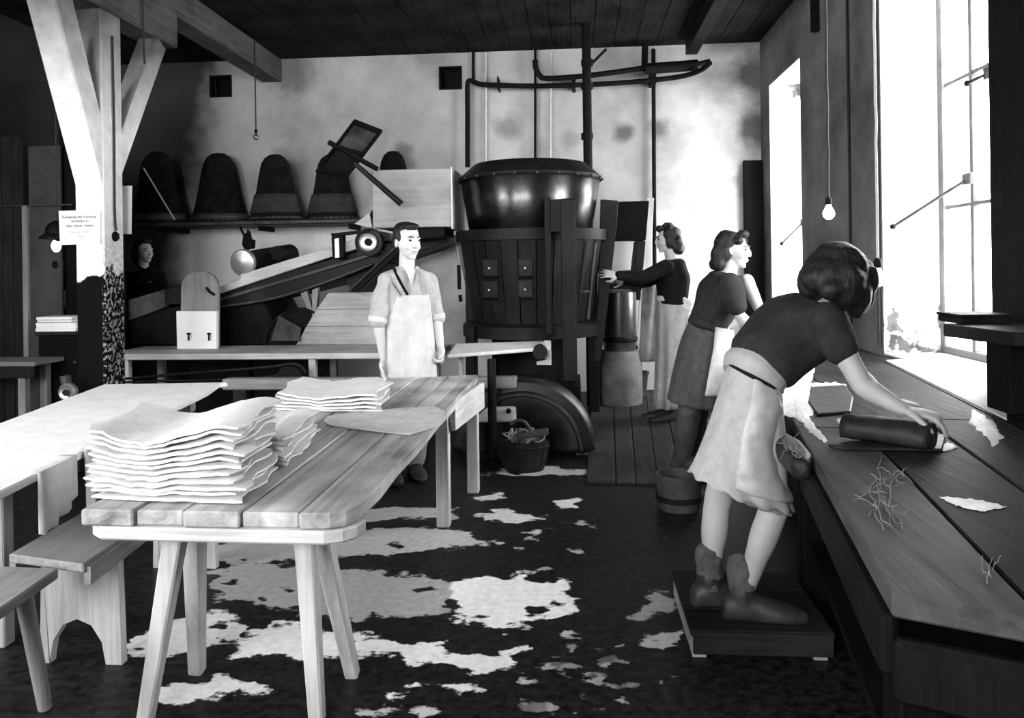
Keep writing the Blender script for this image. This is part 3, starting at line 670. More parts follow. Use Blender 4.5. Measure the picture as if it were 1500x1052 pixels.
# --- arched board with a card in front of it
t = thing('arched_board', 'round topped wooden board standing on the plank bench', 'board', (PY(291, 500, 6.74).x, 6.74, .72))
pts = [(264, 501), (265, 420)]+[(292-27*cos(a*pi/8), 420-23*sin(a*pi/8)) for a in range(1, 8)]+[(319, 420), (319, 501)]
q = poly_at(pts, 6.72)
for p_ in (q[0], q[-1]): p_.z = .72
obj('board', MB().prism(q, (0, .05, 0)), 'wood_mid_z', t, bevel=.004)
obj('handle', MB().tube([PY(u, v, 6.70) for u, v in ((302, 421), (306, 427), (314, 432))], .012, 8), 'iron_black', t, smooth=50)
t = thing('card_box', 'white paper faced box with two pegs leaning on the arched board', 'box', (PY(287, 500, 6.62).x, 6.64, .72))
q = poly_at(((258, 456), (317, 456), (317, 499), (259, 499)), 6.62)
for p_ in q[2:]: p_.z = .722
obj('face', MB().prism(q, (0, .05, 0)), 'paper', t, bevel=.003)
for u in (276, 306): obj('peg', MB().tube([PY(u, 499, 6.60), PY(u, 490, 6.60)], [.008, .008], 8).ell(PY(u, 489, 6.60), (.02, .01, .01)), 'iron_black', t, smooth=60)

# --- the machine
YM = 7.05
t = thing('forming_machine', 'dark inclined conveyor machine behind the plank bench, with rollers and pulley', 'machine', (-2.6, 7.4, 0))
def slab(name, pts, y, d, mat, bev=.006, par=None, **k): return obj(name, MB().prism(poly_at(pts, y), (0, d, 0)), mat, par or t, bevel=bev, **k)
slab('side_frame', [(320, 428), (400, 404), (560, 358), (652, 340), (655, 356), (600, 373), (540, 392), (470, 420), (400, 438), (320, 452)], YM, .9, 'iron_dark')
slab('top_board', [(322, 420), (352, 408), (352, 402), (470, 366), (556, 338), (562, 352), (470, 381), (322, 430)], YM-.06, .9, 'wood_pale_x')
slab('moulding', [(322, 436), (440, 402), (560, 366), (562, 370), (440, 407), (322, 441)], YM-.03, .05, 'iron_worn', .003)
pts = [(325, 449), (400, 437), (480, 412), (545, 387)]; obj('pipe_edge', MB().tube([PY(u, v, YM-.03) for u, v in pts], .014, 8, smooth=6), 'iron_worn', t, smooth=50)
slab('base_body', [(190, 470), (245, 445), (322, 440), (385, 442), (400, 470), (388, 505), (190, 505)], YM+.05, .8, 'iron_black')
q = slab('foot', [(192, 500), (470, 500), (470, 640), (192, 640)], YM+.2, .5, 'iron_black')
slab('feed_box', [(183, 441), (240, 424), (242, 450), (184, 472)], YM-.02, .8, 'iron_worn')
slab('feed_frame', [(238, 424), (266, 418), (266, 450), (240, 452)], YM+.05, .7, 'iron_dark')
# roller with a pale end disc
a, b = PY(355, 385, YM-.05), PY(425, 372, YM+.85)
obj('roller', MB().tube([a.lerp(b, .05), b], .10, 20), 'iron_dark', t, smooth=50); d = (b-a).normalized()
obj('roller_end', MB().lathe([(.03, -.03), (.115, -.012), (.124, .0), (.124, .03), (.05, .05)], a, d, 28), 'steel_bright', t, smooth=40)
obj('second_roller', MB().tube([PY(405, 371, YM+.3), PY(424, 368, YM+.9)], .07, 16), 'iron_black', t, smooth=50)
# pulley with concentric rings
c = PY(541, 355, YM-.09); pu = obj('pulley', MB().lathe([(.0, .0), (.02, .0), (.022, -.03), (.035, -.035), (.04, -.012), (.062, -.008), (.07, -.03), (.085, -.035), (.09, -.015), (.108, -.01), (.118, -.035), (.126, -.03), (.128, .05), (.06, .06)], c, (0, 1, 0), 32), 'iron_worn', t, smooth=30)
obj('hub', MB().lathe([(.034, -.05), (.034, .01)], c, (0, 1, 0), 16), 'iron_black', pu, smooth=40); obj('ring', MB().lathe([(.066, -.036), (.082, -.044), (.084, -.03)], c, (0, 1, 0), 28), 'steel_bright', pu, smooth=40)
slab('bearing_bracket', [(485, 347), (502, 344), (503, 378), (487, 380)], YM-.14, .10, 'iron_black'); slab('bearing_plate', [(490, 350), (496, 349), (497, 377), (491, 378)], YM-.16, .02, 'steel_bright', .002)
slab('bearing_arm', [(484, 342), (540, 336), (541, 340), (486, 347)], YM-.12, .06, 'iron_black', .003)
slab('strut', [(596, 345), (606, 349), (522, 428), (510, 428)], YM-.16, .06, 'iron_black', .004)
obj('strut_rod', MB().tube([PY(590, 352, YM-.18), PY(513, 425, YM-.18)], .009, 8), 'iron_worn', t)
slab('brace', [(440, 430), (449, 426), (460, 462), (455, 466)], YM-.02, .06, 'wood_mid_z', .004); slab('brace', [(457, 425), (466, 421), (463, 466), (457, 466)], YM-.03, .06, 'wood_mid_z', .004)
c = PY(440, 505, YM-.02); obj('drive_wheel', MB().lathe([(.0, .0), (.31, .0), (.315, -.02), (.335, -.02), (.34, .02), (.0, .02)], c, (0, 1, 0), 40), 'iron_black', t, smooth=40)
slab('guard_plate', [(408, 462), (440, 480), (438, 500), (396, 500)], YM-.12, .03, 'iron_worn', .003)
slab('chute_board', [(500, 405), (560, 380), (600, 395), (580, 428), (520, 428)], YM+.1, .03, 'iron_dark', .003)
# pale boards cladding the machine
YP = 6.99
for (pts) in ([(481, 429), (545, 428), (600, 428), (600, 452), (464, 453)], [(463.5, 453.5), (600, 452.5), (600, 478), (449, 478)], [(448.5, 478.5), (600, 478.5), (600, 505), (434, 505)]):
    slab('panel_board', pts, YP, .025, 'wood_clad' if 'wood_clad' in MATS else mk('wood_clad', 'wood', (.24, .46), 4, .75, .3, 'x'), .003)
slab('side_sheet', [(600, 398), (668, 357), (692, 470), (692, 505), (600, 505)], 7.66, .02, 'wood_sheet' if 'wood_sheet' in MATS else mk('wood_sheet', 'plain', (.34, .52), 6, .8, .2), .002)
# upper box: boards on the front, end board coloured white as if lit by the windows
x0, x1 = PY(545, 250, 6.62).x, -1.03; zt, zb_ = PY(600, 248, 6.62).z, PY(600, 333, 6.62).z
obj('hopper_box', MB().box((x0, 6.62, zb_), (x1, 7.42, zt)), 'wood_box' if 'wood_box' in MATS else mk('wood_box', 'wood', (.19, .38), 3, .8, .3, 'x', blot=.7), t, bevel=.006)
obj('box_end', MB().box((x1, 6.615, zb_-.02), (x1+.012, 7.42, zt+.01)), 'table_white', t, bevel=.002)
slab('box_bearer', [(600, 336), (652, 330), (652, 346), (600, 352)], 6.72, .5, 'iron_black')
slab('corner_bracket', [(519, 328), (541, 312), (545, 333), (538, 333)], 6.75, .02, 'wood_pale_x', .002)
for k, x in enumerate((-3.1, -1.75)):
    obj('machine_leg', MB().box((x-.05, YM+.1, 0), (x+.05, YM+.2, .9)), 'iron_black', t)
# hinged lid with a frame, on its two rods
t2 = thing('hinged_lid', 'tilted dark framed lid on two rods above the machine', 'lid', PY(510, 260, 6.45))
c4 = [V((520, 174)), V((560, 190)), V((508, 258)), V((457, 251))]
c4 = [(519, 174), (560, 190), (508, 258), (462, 250)]
P4 = [PY(u, v, 6.42+(.22 if i in (0, 1) else 0)) for i, (u, v) in enumerate(c4)]
nrm = (P4[1]-P4[0]).cross(P4[3]-P4[0]).normalized()
if nrm.y > 0: nrm = -nrm
ctr = sum(P4, V((0, 0, 0)))/4
fm = MB()
for i in range(4):
    a, b = P4[i], P4[(i+1) % 4]; a2, b2 = a.lerp(ctr, .16), b.lerp(ctr, .16); fm.prism([a, b, b2, a2], -nrm*.04)
obj('frame', fm, 'iron_black', t2)
in4 = [p.lerp(ctr, .15)-nrm*.025 for p in P4]; m1, m2 = in4[0].lerp(in4[3], .47), in4[1].lerp(in4[2], .47)
obj('panel', MB().prism([in4[0], in4[1], m2, m1], -nrm*.01), 'iron_worn', t2); obj('panel', MB().prism([m1, m2, in4[2], in4[3]], -nrm*.01), 'iron_dark', t2)
obj('rod', MB().tube([PY(481, 208, 6.34), PY(553, 248, 6.56)], .022, 8), 'iron_black', t2, smooth=50)
obj('lever', MB().tube([PY(519, 239, 6.34), PY(588, 299, 6.40)], [.02, .026], 8), 'iron_dark', t2, smooth=50)

# --- shelf with the felt hoods
y0, y1 = 8.2, 8.78; zs_ = PY(360, 330, y0).z
t = thing('wall_shelf', 'long dark shelf on the back wall carrying the felt hoods', 'shelf', (-3.3, 8.5, zs_))
xa, xb = PY(198, 330, y0).x, PY(545, 330, y0).x
obj('board', MB().box((xa, y0, zs_), (xb, y1+.02, zs_+.05)), 'wood_dark_x', t, bevel=.005)
obj('edge_strip', MB().box((xa, y0-.02, zs_+.01), (xb, y0, zs_+.04)), 'iron_worn', t)
for x in (xa+.3, (xa+xb)/2, xb-.3): obj('bracket', MB().box((x-.015, y0+.2, zs_-.05), (x+.015, y1+.019, zs_)), 'iron_black', t)
def hood(u, vt, wpx, band, label, y=8.48, bell=1.0, seed=0):
    b = PY(u, 322, y); x = b.x; z0 = zs_+.05; top = PY(u, vt, y).z; H = top-z0; R = wpx/1150*y/2
    t = thing('felt_hood', label, 'felt hood', (x, y, z0), 'felt hoods drying on the wall shelf')
    prof = [(1.03, 0), (1.03, .02), (.97, .07), (.905, .14), (.825, .25), (.735, .40), (.665, .55), (.60, .71), (.515, .85), (.39, .94), (.21, .99), (.02, 1.0)]
    mb = MB(); n = 28; Rr = []
    for r, h in prof:
        Rr.append([V((x+R*r*cos(2*pi*j/n)*(1+.03*mnoise.noise(V((cos(2*pi*j/n)*1.5+seed, sin(2*pi*j/n)*1.5, h*3)))), y+R*r*.5*sin(2*pi*j/n), z0+H*h)) for j in range(n)])
    mb.rings(Rr); obj('crown', mb, 'felt_dark', t, smooth=60)
    bb = MB(); hs = (.12, .20, .30, .40) if band else (.05, .09, .13)
    def rad(h):
        for (r0_, h0), (r1_, h1) in zip(prof, prof[1:]):
            if h0 <= h <= h1: return r0_+(r1_-r0_)*(h-h0)/(h1-h0)
    Rr = [[V((x+(R*rad(h)+.012)*cos(2*pi*j/n), y+(R*rad(h)*.5+.012)*sin(2*pi*j/n), z0+H*h)) for j in range(n)] for h in hs]
    bb.rings(Rr, False); obj('band', bb, 'felt_band' if band else 'iron_worn', t, smooth=60, label='paler cloth band' if band else 'worn hem', solid=.004)
    obj('rim', MB().lathe([(R*1.0, 0), (R*1.015, .01), (R*1.015, .03), (R*.98, .045)], (0, 0, 0), n=28), 'iron_worn', t, smooth=50, local=True).scale = (1, .5, 1)
hood(231, 222, 88, False, 'large felt hood at the left end of the shelf, in shade', 8.40, seed=1)
hood(321, 224, 90, False, 'plain dark felt hood standing second from left on the shelf', 8.59, seed=2)
hood(404, 226, 83, True, 'felt hood with paler band right below the unlit bulb', 8.40, seed=3)
hood(487, 226, 80, True, 'banded felt hood half behind the tilted framed lid', 8.59, seed=4)
hood(577, 221, 70, False, 'felt hood showing only its crown above the wooden box', 8.45, seed=5)
b = PY(210, 246, 8.0); e = PY(256, 317, 8.0)
obj('stick', MB().tube([PY(210, 246, 8.02), PY(256, 322, 8.16)], .008, 8), 'cord_light', label='thin pale stick leaning across the leftmost felt hood', cat='stick')
# hanging clamp under the shelf
t = thing('hanging_clamp', 'small black clamp hanging below the shelf above the roller', 'clamp', PY(362, 372, 7.9))
obj('strap', MB().tube([PY(352, 333, 8.0), PY(358, 346, 7.9), PY(362, 352, 7.9)], .012, 8), 'iron_black', t); obj('jaw', MB().prism(poly_at(((356, 344), (364, 338), (367, 350), (372, 352), (371, 364), (358, 366), (354, 358)), 7.88), (0, .05, 0)), 'iron_black', t, bevel=.004); obj('screw', MB().tube([PY(363, 336, 7.9), PY(364, 372, 7.9)], .01, 8), 'iron_dark', t)

# --- machine timbers under the bench and the belt
t = thing('machine_sill', 'long grey timber sill lying low behind the felting table', 'timber', (-1.6, 5.9, .38))
a, b = PY(330, 562, 5.95), PY(757, 560, 5.85)
obj('timber', MB().bar(a, b, .12, .085, up=(0, 0, 1)), 'wood_mid_x', t, bevel=.01)
for s in (.06, .55, .93): q = a.lerp(b, s); obj('block', MB().box((q.x-.05, q.y-.05, 0), (q.x+.05, q.y+.05, q.z-.045)), 'wood_dark_z', t)
t = thing('machine_sill', 'pale squared timber end low beside the pole, with a dark bolt', 'timber', (-.75, 5.8, .2))
a, b = PY(600, 608, 5.85), PY(757, 605, 5.85)
obj('timber', MB().bar(a, b, .14, .115, up=(0, 0, 1)), 'wood_pale_x', t, bevel=.02, seg=2)
obj('bolt', MB().lathe([(.02, 0), (.02, -.012), (.01, -.018)], PY(745, 602, 5.78), (0, 1, 0), 10), 'iron_black', t)
for s in (.1, .8): q = a.lerp(b, s); obj('block', MB().box((q.x-.05, q.y-.05, 0), (q.x+.05, q.y+.05, q.z-.055)), 'wood_dark_z', t)
p = PY(721, 600, 5.62); t = thing('support_pole', 'dark upright pole in front of the two timber ends', 'pole', (p.x, 5.62, 0))
obj('pole', MB().tube([(p.x, 5.62, 0), (p.x, 5.62, .74)], .032, 12), 'iron_dark', t, smooth=50); obj('foot', MB().lathe([(.06, 0), (.06, .012), (.035, .03)], (p.x, 5.62, 0)), 'iron_black', t, smooth=30)
t = thing('drive_belt', 'dark leather belt running low under the plank bench', 'belt', PY(330, 552, 6.1))
pts = [(170, 556), (250, 549), (330, 543), (400, 537), (425, 533), (440, 536), (448, 546)]
obj('run', MB().tube([PY(u, v, 6.1) for u, v in pts], .011, 8, smooth=4), 'iron_dark', t, smooth=60)
obj('return_run', MB().tube([PY(u, v, 6.12) for u, v in ((175, 560), (250, 558), (330, 556), (395, 552), (430, 541))], .009, 8, smooth=4), 'iron_dark', t, smooth=60)
c = PY(425, 556, 6.14); obj('wheel', MB().lathe([(.02, -.03), (.11, -.02), (.12, 0), (.12, .05), (.02, .06)], c, (0, 1, 0), 28), 'iron_black', t, smooth=40)
# bright nut end at far left
c = PY(98, 575, 5.05); t = thing('valve', 'shiny round valve low behind the white table', 'valve', c)
obj('ring', MB().lathe([(.034, 0), (.05, -.012), (.062, 0), (.062, .03), (.034, .03)], c, (0, 1, 0), 24), 'steel_bright', t, smooth=40); obj('spindle', MB().tube([c+V((0, -.02, 0)), c+V((0, .1, 0))], .022, 10), 'iron_dark', t)
obj('stem', MB().tube([c+V((-.02, .03, .045)), c+V((-.03, .03, .11))], .035, 12), 'iron_worn', t); obj('pipe', MB().tube([c+V((0, .08, 0)), (c.x, c.y+.08, 0)], .03, 10), 'iron_black', t)
# ------------------------------------------------------------------ pipes, cords and bulbs
def pipe(name, pts, r, label, mat='iron_black', sm=0, fl=()):
    o = obj(name, MB().tube(pts, r, 12, smooth=sm), mat, smooth=50, label=label, cat='pipe'); return o
zc = ZC
p = PY(860, 150, 7.9)
t = thing('vertical_pipe', 'thick black vertical pipe rising from the vat to the ceiling', 'pipe', (p.x, 7.9, 2.0))
obj('pipe', MB().tube([(p.x, 7.9, zc), (p.x, 7.9, 0)], .045, 14), 'iron_black', t, smooth=50)
for v in (126, 92, 200): q = PY(860, v, 7.9); obj('flange', MB().lathe([(.06, -.03), (.062, .03)], q, (0, 0, 1), 14), 'iron_black', t, smooth=40)
obj('brace', MB().bar(PY(868, 92, 7.9), PY(888, 72, 7.9), .025, .025), 'iron_black', t)
hz = thing('steam_pipe', 'long black pipe bending along the upper back wall toward the windows', 'pipe', PY(850, 122, 8.6))
obj('run', MB().tube([PY(u, v, y) for u, v, y in ((685, 245, 8.6), (685, 160, 8.6), (685, 124, 8.6), (689, 118, 8.6), (697, 121, 8.6), (712, 124, 8.6), (790, 126, 8.6), (900, 122, 8.6), (985, 114, 8.55), (1022, 105, 8.4), (1040, 92, 8.2))], .028, 10, smooth=5), 'iron_black', hz, smooth=50)
for u, v in ((730, 125), (840, 125), (955, 118)): obj('bracket', MB().box(tuple(PY(u-2, v+4, 8.56)), tuple(PY(u+3, v-6, 8.79))), 'iron_black', hz)
hz = thing('steam_pipe', 'shorter upper black pipe hooked up at its left end', 'pipe', PY(880, 110, 8.62))
obj('run', MB().tube([PY(u, v, 8.5) for u, v in ((784, 88), (785, 100), (791, 111), (802, 115), (850, 112), (900, 106), (960, 98), (1010, 96), (1040, 90))], .030, 10, smooth=5), 'iron_black', hz, smooth=50)
obj('lagging', MB().tube([PY(u, v, 8.48) for u, v in ((945, 101), (1000, 97), (1022, 95))], .06, 12), 'iron_black', hz, smooth=50)
a, b = PY(1014, 95, 8.45), PX(1090, -60, PY(1014, 95, 8.45).x+.02)
obj('ceiling_duct', MB().bar((a.x, 8.5, zc-.11), (a.x, 3.0, zc-.11), .12, .16), 'iron_black', label='dark square duct under the ceiling toward the windows', cat='duct')
obj('hanger', MB().tube([PY(945, 63, 8.55), PY(944, 104, 8.55)], .035, 10), 'iron_black', label='short thick black pipe stub dropping from ceiling to the pipes', cat='pipe')
for u, v0, v1, r, m, lab in ((693, 70, 122, .016, 'iron_black', 'thin black rod from ceiling to the left pipe bend'), (784, 68, 242, .014, 'iron_black', 'thin black vertical rod ending behind the vat lid'), (711, 78, 242, .018, 'cord_light', 'faint grey vertical conduit on the wall left of the vat rod'), (806, 78, 240, .014, 'cord_light', 'faint grey vertical conduit behind the vat lid'), (957, 72, 420, .022, 'iron_black', 'dark vertical pipe behind the far woman')):
    pipe('wall_pipe', [PY(u, v0, 8.74), PY(u+(2 if u == 957 else 0), v1, 8.74)], r, lab, m)
# pendant bulbs
def bulb(u, v, y, r, lit, label, top=None, mat='cord', wav=0):
    c = PY(u, v, y); t = thing('pendant_bulb', label, 'lamp', (c.x, y, c.z-r))
    prof = [(.01, -r), (r*.55, -r*.85), (r*.92, -r*.42), (r, 0), (r*.9, r*.45), (r*.6, r*.95), (r*.42, r*1.4), (r*.40, r*1.7)]
    obj('bulb', MB().lathe(prof, c, n=20), 'bulb_lit' if lit else 'bulb_glass', t, smooth=60)
    obj('socket', MB().lathe([(r*.5, r*1.5), (r*.55, r*1.7), (r*.5, r*2.6), (r*.2, r*2.9)], c, n=16), 'iron_black', t, smooth=40)
    zt = top or ZC; n = 24
    pts = [V((c.x+wav*mnoise.noise(V((k*.8, u, 0))), y+wav*mnoise.noise(V((k*.8, 9, u))), c.z+r*2.8+(zt-c.z-r*2.8)*k/n)) for k in range(n+1)]
    obj('cord', MB().tube(pts, .007, 6), mat, t)
    return t
bulb(375, 201, 8.0, .030, False, 'unlit clear bulb hanging before the back wall under the beam')
bulb(1214, 313, 4.6, .033, True, 'lit bulb hanging on a long cord before the window pier', mat='cord', wav=.006)
bulb(1286, 409, 4.2, .038, True, 'lit bulb hanging beside the head of the bending woman', mat='cord_light', wav=.004)
# enamel lamp shade at the far left
c = PY(84, 350, 5.9); t = thing('shade_lamp', 'black enamel lamp shade with pale bulb half behind the notice', 'lamp', c)
obj('shade', MB().lathe([(.13, 0), (.125, .015), (.085, .04), (.08, .09), (.05, .125), (.02, .14)], c, n=28, cap=False), 'iron_black', t, smooth=40, solid=.004)
obj('bulb', MB().ell(c+V((-.01, 0, -.055)), (.035, .035, .05)), 'bulb_lit', t, smooth=60); obj('cord', MB().tube([c+V((0, 0, .14)), V((c.x, c.y, ZC))], .006, 6), 'cord', t)
obj('socket', MB().lathe([(.02, -.02), (.02, .14)], c, n=12), 'iron_black', t)

# ------------------------------------------------------------------ the far left corner
q = PY(38, 300, 6.5); t = thing('partition', 'dark boarded partition with a pale post at the far left', 'partition', (-5.0, 6.5, 0))
yp = 6.5; xr = PY(36, 400, yp).x; z_ = PY(20, 302, yp).z
n = 5; xa = XL+.02
for k in range(n):
    a, b = xa+(xr-xa)*k/n, xa+(xr-xa)*(k+1)/n; obj('board', MB().box((a+.003, yp, 0), (b-.003, yp+.03, 2.6)), 'wood_dark_z', t)
obj('post', MB().box((xr, yp-.03, 0), (xr+.045, yp+.04, z_)), 'wood_mid_z', t, bevel=.004)
obj('rail', MB().tube([(xa, yp-.02, z_), (PY(108, 300, yp).x, yp-.02, z_)], .008, 6), 'iron_worn', t)
obj('panel', MB().box((xr+.046, yp+.005, 0), (PY(89, 400, yp).x, yp+.03, PY(60, 214, yp).z)), 'panel_grey' if 'panel_grey' in MATS else mk('panel_grey', 'plain', (.03, .075), 3, .9, .2, spec=.05), t)
# dark cupboard with a stack of papers
yq = 6.15; xa, xb = PY(56, 500, yq).x, PY(125, 500, yq).x; zq = PY(80, 486, yq).z
t = thing('cupboard', 'dark low cupboard behind the post carrying the white papers', 'cupboard', ((xa+xb)/2, yq+.25, 0))
obj('body', MB().box((xa, yq, 0), (xb, yq+.34, zq-.03)), 'wood_black', t, bevel=.005); obj('top', MB().box((xa-.02, yq-.02, zq-.03), (xb+.02, yq+.36, zq)), 'wood_dark_x', t, bevel=.004)
dr = obj('door', MB().box((xa+.03, yq-.018, .08), (xb-.03, yq, zq-.07)), 'wood_black', t, bevel=.004); obj('knob', MB().ell((xb-.07, yq-.03, zq-.25), (.016, .016, .016)), 'iron_worn', dr, smooth=60)
rnd = random.Random(3); names = ['lowest', 'second from bottom', 'middle', 'second from top', 'topmost']
for k in range(5):
    a, b = PY(53, 480, yq+.03).x, PY(111 if k < 3 else 104, 480, yq+.03).x; z0 = zq+.024*k; j = rnd.uniform(-.012, .012)
    t2 = thing('ledger', 'white bound ledger, %s in the stack on the dark cupboard' % names[k], 'book', ((a+b)/2, yq+.15, z0), 'ledgers stacked on the dark cupboard')
    obj('pages', MB().box((a+j+.004, yq+.034, z0+.003), (b+j, yq+.27, z0+.021)), 'paper', t2); obj('cover', MB().box((a+j, yq+.03, z0), (b+j+.002, yq+.275, z0+.003)).box((a+j, yq+.03, z0+.021), (b+j+.002, yq+.275, z0+.024)).box((a+j, yq+.03, z0+.003), (a+j+.004, yq+.275, z0+.021)), 'paper' if k != 3 else 'iron_worn', t2)
# dark tall locker behind the post
yl = 6.6; xa, xb = PY(88, 300, yl).x, PY(150, 300, yl).x
t = thing('locker', 'tall black locker standing behind the post at the left', 'locker', ((xa+xb)/2, yl+.2, 0))
obj('body', MB().box((xa, yl, 0), (xb, yl+.35, 3.1)), 'wood_black', t, bevel=.006); dr = obj('door', MB().box((xa+.02, yl-.02, .1), (xb-.02, yl, 3.0)), 'wood_black', t, bevel=.004); obj('handle', MB().tube([(xa+.06, yl-.04, 1.1), (xa+.06, yl-.04, 1.25)], .01, 8), 'iron_dark', dr)
c = PY(86, 388, yl-.05); obj('knob_post', MB().lathe([(.02, -.06), (.05, -.03), (.055, 0), (.05, .03), (.02, .06)], c, n=16), 'iron_black', t, smooth=50)
# desk at the left edge
z = .72; ya = 5.75; xb = PY(50, 530, ya).x
t = thing('desk', 'plain dark desk at the left edge behind the white table', 'desk', (xb-.5, ya+.3, 0))
obj('desktop', MB().box((xb-1.0, ya, z-.035), (xb, ya+.36, z)), 'wood_mid_x', t, bevel=.005); obj('drawer_front', MB().box((xb-1.0, ya+.02, z-.13), (xb-.02, ya+.05, z-.036)), 'wood_dark_x', t)
for x, y in ((xb-.13, ya+.06), (xb-.95, ya+.06), (xb-.13, ya+.31), (xb-.95, ya+.31)): obj('leg', MB().box((x-.03, y-.03, 0), (x+.03, y+.03, z-.036)), 'wood_mid_z', t, bevel=.004)
# ------------------------------------------------------------------ the wet work bench along the windows
ZT = .78
ax = V((.163, 1, 0)).normalized(); sd = V((ax.y, -ax.x, 0))     # along the bench (away from us) and towards the window
E0 = PZ(1303, 868, ZT)                                          # near front corner
t = thing('wash_bench', 'long wet plank workbench under the windows at the right', 'workbench', (E0.x+.5, E0.y+1.8, 0))
LEN = 4.55
def bp(a, s, z=ZT): q = E0+ax*a+sd*s; return V((q.x, q.y, z))
widths = [0, .235, .50, .78, 1.10]
for i in range(4):
    a, b = widths[i]+.003, widths[i+1]-.003; n0 = -.02+.0*i
    near = [-.005+.55*0, 0.02, .03, .03][i]
    for (f0, f1) in ((near, 1.55+.12*i), (1.556+.12*i, LEN)):
        q = [bp(f0-(.0 if f0 > 1 else a*.30), a), bp(f0-(.0 if f0 > 1 else b*.30), b), bp(f1, b), bp(f1, a)]
        q = [V((min(p.x, 2.04), p.y, p.z)) for p in q]
        obj('plank', MB().prism([p-V((0, 0, .045+.002*(i % 2))) for p in q], (0, 0, .045)), ('bench_wet_light' if (i == 0) else 'bench_wet'), t, bevel=.005)
# raised lip on the front, fascia and end
obj('fascia', MB().prism([bp(.0, .015, ZT-.16), bp(.0, -.018, ZT-.16), bp(1.28, -.018, ZT-.16), bp(1.28, .015, ZT-.16)], (0, 0, .114)), 'wood_black', t, bevel=.01)
obj('fascia', MB().prism([bp(1.30, .03, ZT-.12), bp(1.30, .0, ZT-.12), bp(LEN, .0, ZT-.12), bp(LEN, .03, ZT-.12)], (0, 0, .075)), 'wood_black', t, bevel=.01)
obj('end_board', MB().prism([bp(-.005, .0, ZT-.19), bp(-.045, .0, ZT-.19), bp(-.37, 1.1, ZT-.19), bp(-.33, 1.1, ZT-.19)], (0, 0, .12)), 'wood_black', t, bevel=.012)
for a in (.25, 1.9, 3.4, 4.4):
    for s in (.10, .95): q = bp(a, s, 0); q.x = min(q.x, 1.97); obj('leg', MB().box((q.x-.05, q.y-.05, 0), (q.x+.05, q.y+.05, ZT-.05)), 'wood_black', t, bevel=.005)
for a in (1.9, 4.4): obj('stretcher', MB().bar(bp(a, .1, .25), bp(a, .70, .25), .05, .08), 'wood_black', t)
obj('lower_board', MB().prism([bp(.3, .08, .22), bp(4.4, .08, .22), bp(4.4, .45, .22), bp(.3, .98, .22)], (0, 0, .03)), 'wood_black', t)
# white board lying between bench and window sill
q = [PZ(u, v, ZT+.001) for u, v in ((1298, 528), (1385, 524), (1475, 552), (1475, 615))]
q[0].x = min(q[0].x, 2.0)
obj('sill_board', MB().prism([p-V((0, 0, .03)) for p in q], (0, 0, .033)), 'reveal_white', label='bright white board filling the gap between bench and window', cat='board', bevel=.003)

# suds lying on the bench
def blot(pts, z, h, label, mat='suds', seed=0, name='suds'):
    n = 26; poly = []
    for i in range(len(pts)):
        a, b = V(pts[i]+(0,)), V(pts[(i+1) % len(pts)]+(0,))
        for k in range(8):
            p = a.lerp(b, k/8); poly.append((p.x+3.0*mnoise.noise(V((p.x*.35, p.y*.35, seed+9)))+5*mnoise.noise(V((p.x*.13, p.y*.13, seed))), p.y+2.4*mnoise.noise(V((p.x*.3, p.y*.3, seed+3)))+2.5*mnoise.noise(V((p.x*.13, p.y*.13, seed+5)))))
    P_ = [PZ(u, v, z) for u, v in poly]; c = sum(P_, V((0, 0, 0)))/len(P_)
    mb = MB(); R = [[p.lerp(c, s)+V((0, 0, hh*h*(.6+.6*abs(mnoise.noise(p*9+V((s*7, 0, seed)))) ))) for p in P_] for s, hh in ((0, 0), (.06, .5), (.2, .8), (.4, 1), (.65, .9), (.93, 1))]
    mb.rings(R)
    o = obj(name, mb, mat, smooth=50); o['kind'] = 'stuff'; o['label'] = label; o['category'] = 'suds'; return o
blot([(1140, 575), (1170, 548), (1192, 540), (1186, 575), (1196, 600), (1176, 618), (1150, 608), (1128, 625), (1118, 610)], ZT, .010, 'white soap suds piled at the bench edge before the bending woman', seed=1)
blot([(1185, 562), (1225, 561), (1240, 566), (1200, 568)], ZT, .006, 'narrow streak of white suds behind the arms', seed=2)
blot([(1226, 614), (1262, 612), (1285, 625), (1300, 640), (1262, 645), (1240, 640)], ZT, .008, 'white suds beside the wet roll under the hands', seed=3)
blot([(1160, 600), (1185, 612), (1212, 646), (1205, 648), (1180, 628)], ZT, .005, 'thin trail of suds running along the bench toward us', seed=4)
blot([(1374, 655), (1388, 648), (1402, 655), (1385, 662)], ZT, .006, 'small patch of suds right of the wet roll', seed=5)
blot([(1425, 600), (1450, 612), (1470, 640), (1455, 655), (1440, 635), (1420, 618)], ZT, .004, 'foamy streak on the planks nearest the window', seed=6)
blot([(1375, 728), (1420, 730), (1460, 738), (1476, 742), (1440, 750), (1400, 742)], ZT, .003, 'foam streak on the bench close to the right edge', seed=7)
# wet felt pieces
def wet_piece(pts, h, label, seed):
    P_ = [PZ(u, v, ZT+.002) for u, v in pts]; mb = MB().prism(P_, (0, 0, h))
    return obj('wet_felt', mb, 'felt_wet', label=label, cat='felt', bevel=.004)
wet_piece([(1190, 570), (1238, 567), (1250, 585), (1246, 606), (1198, 610), (1184, 592)], .012, 'dark wet felt piece lying flat beyond the arms', 1)
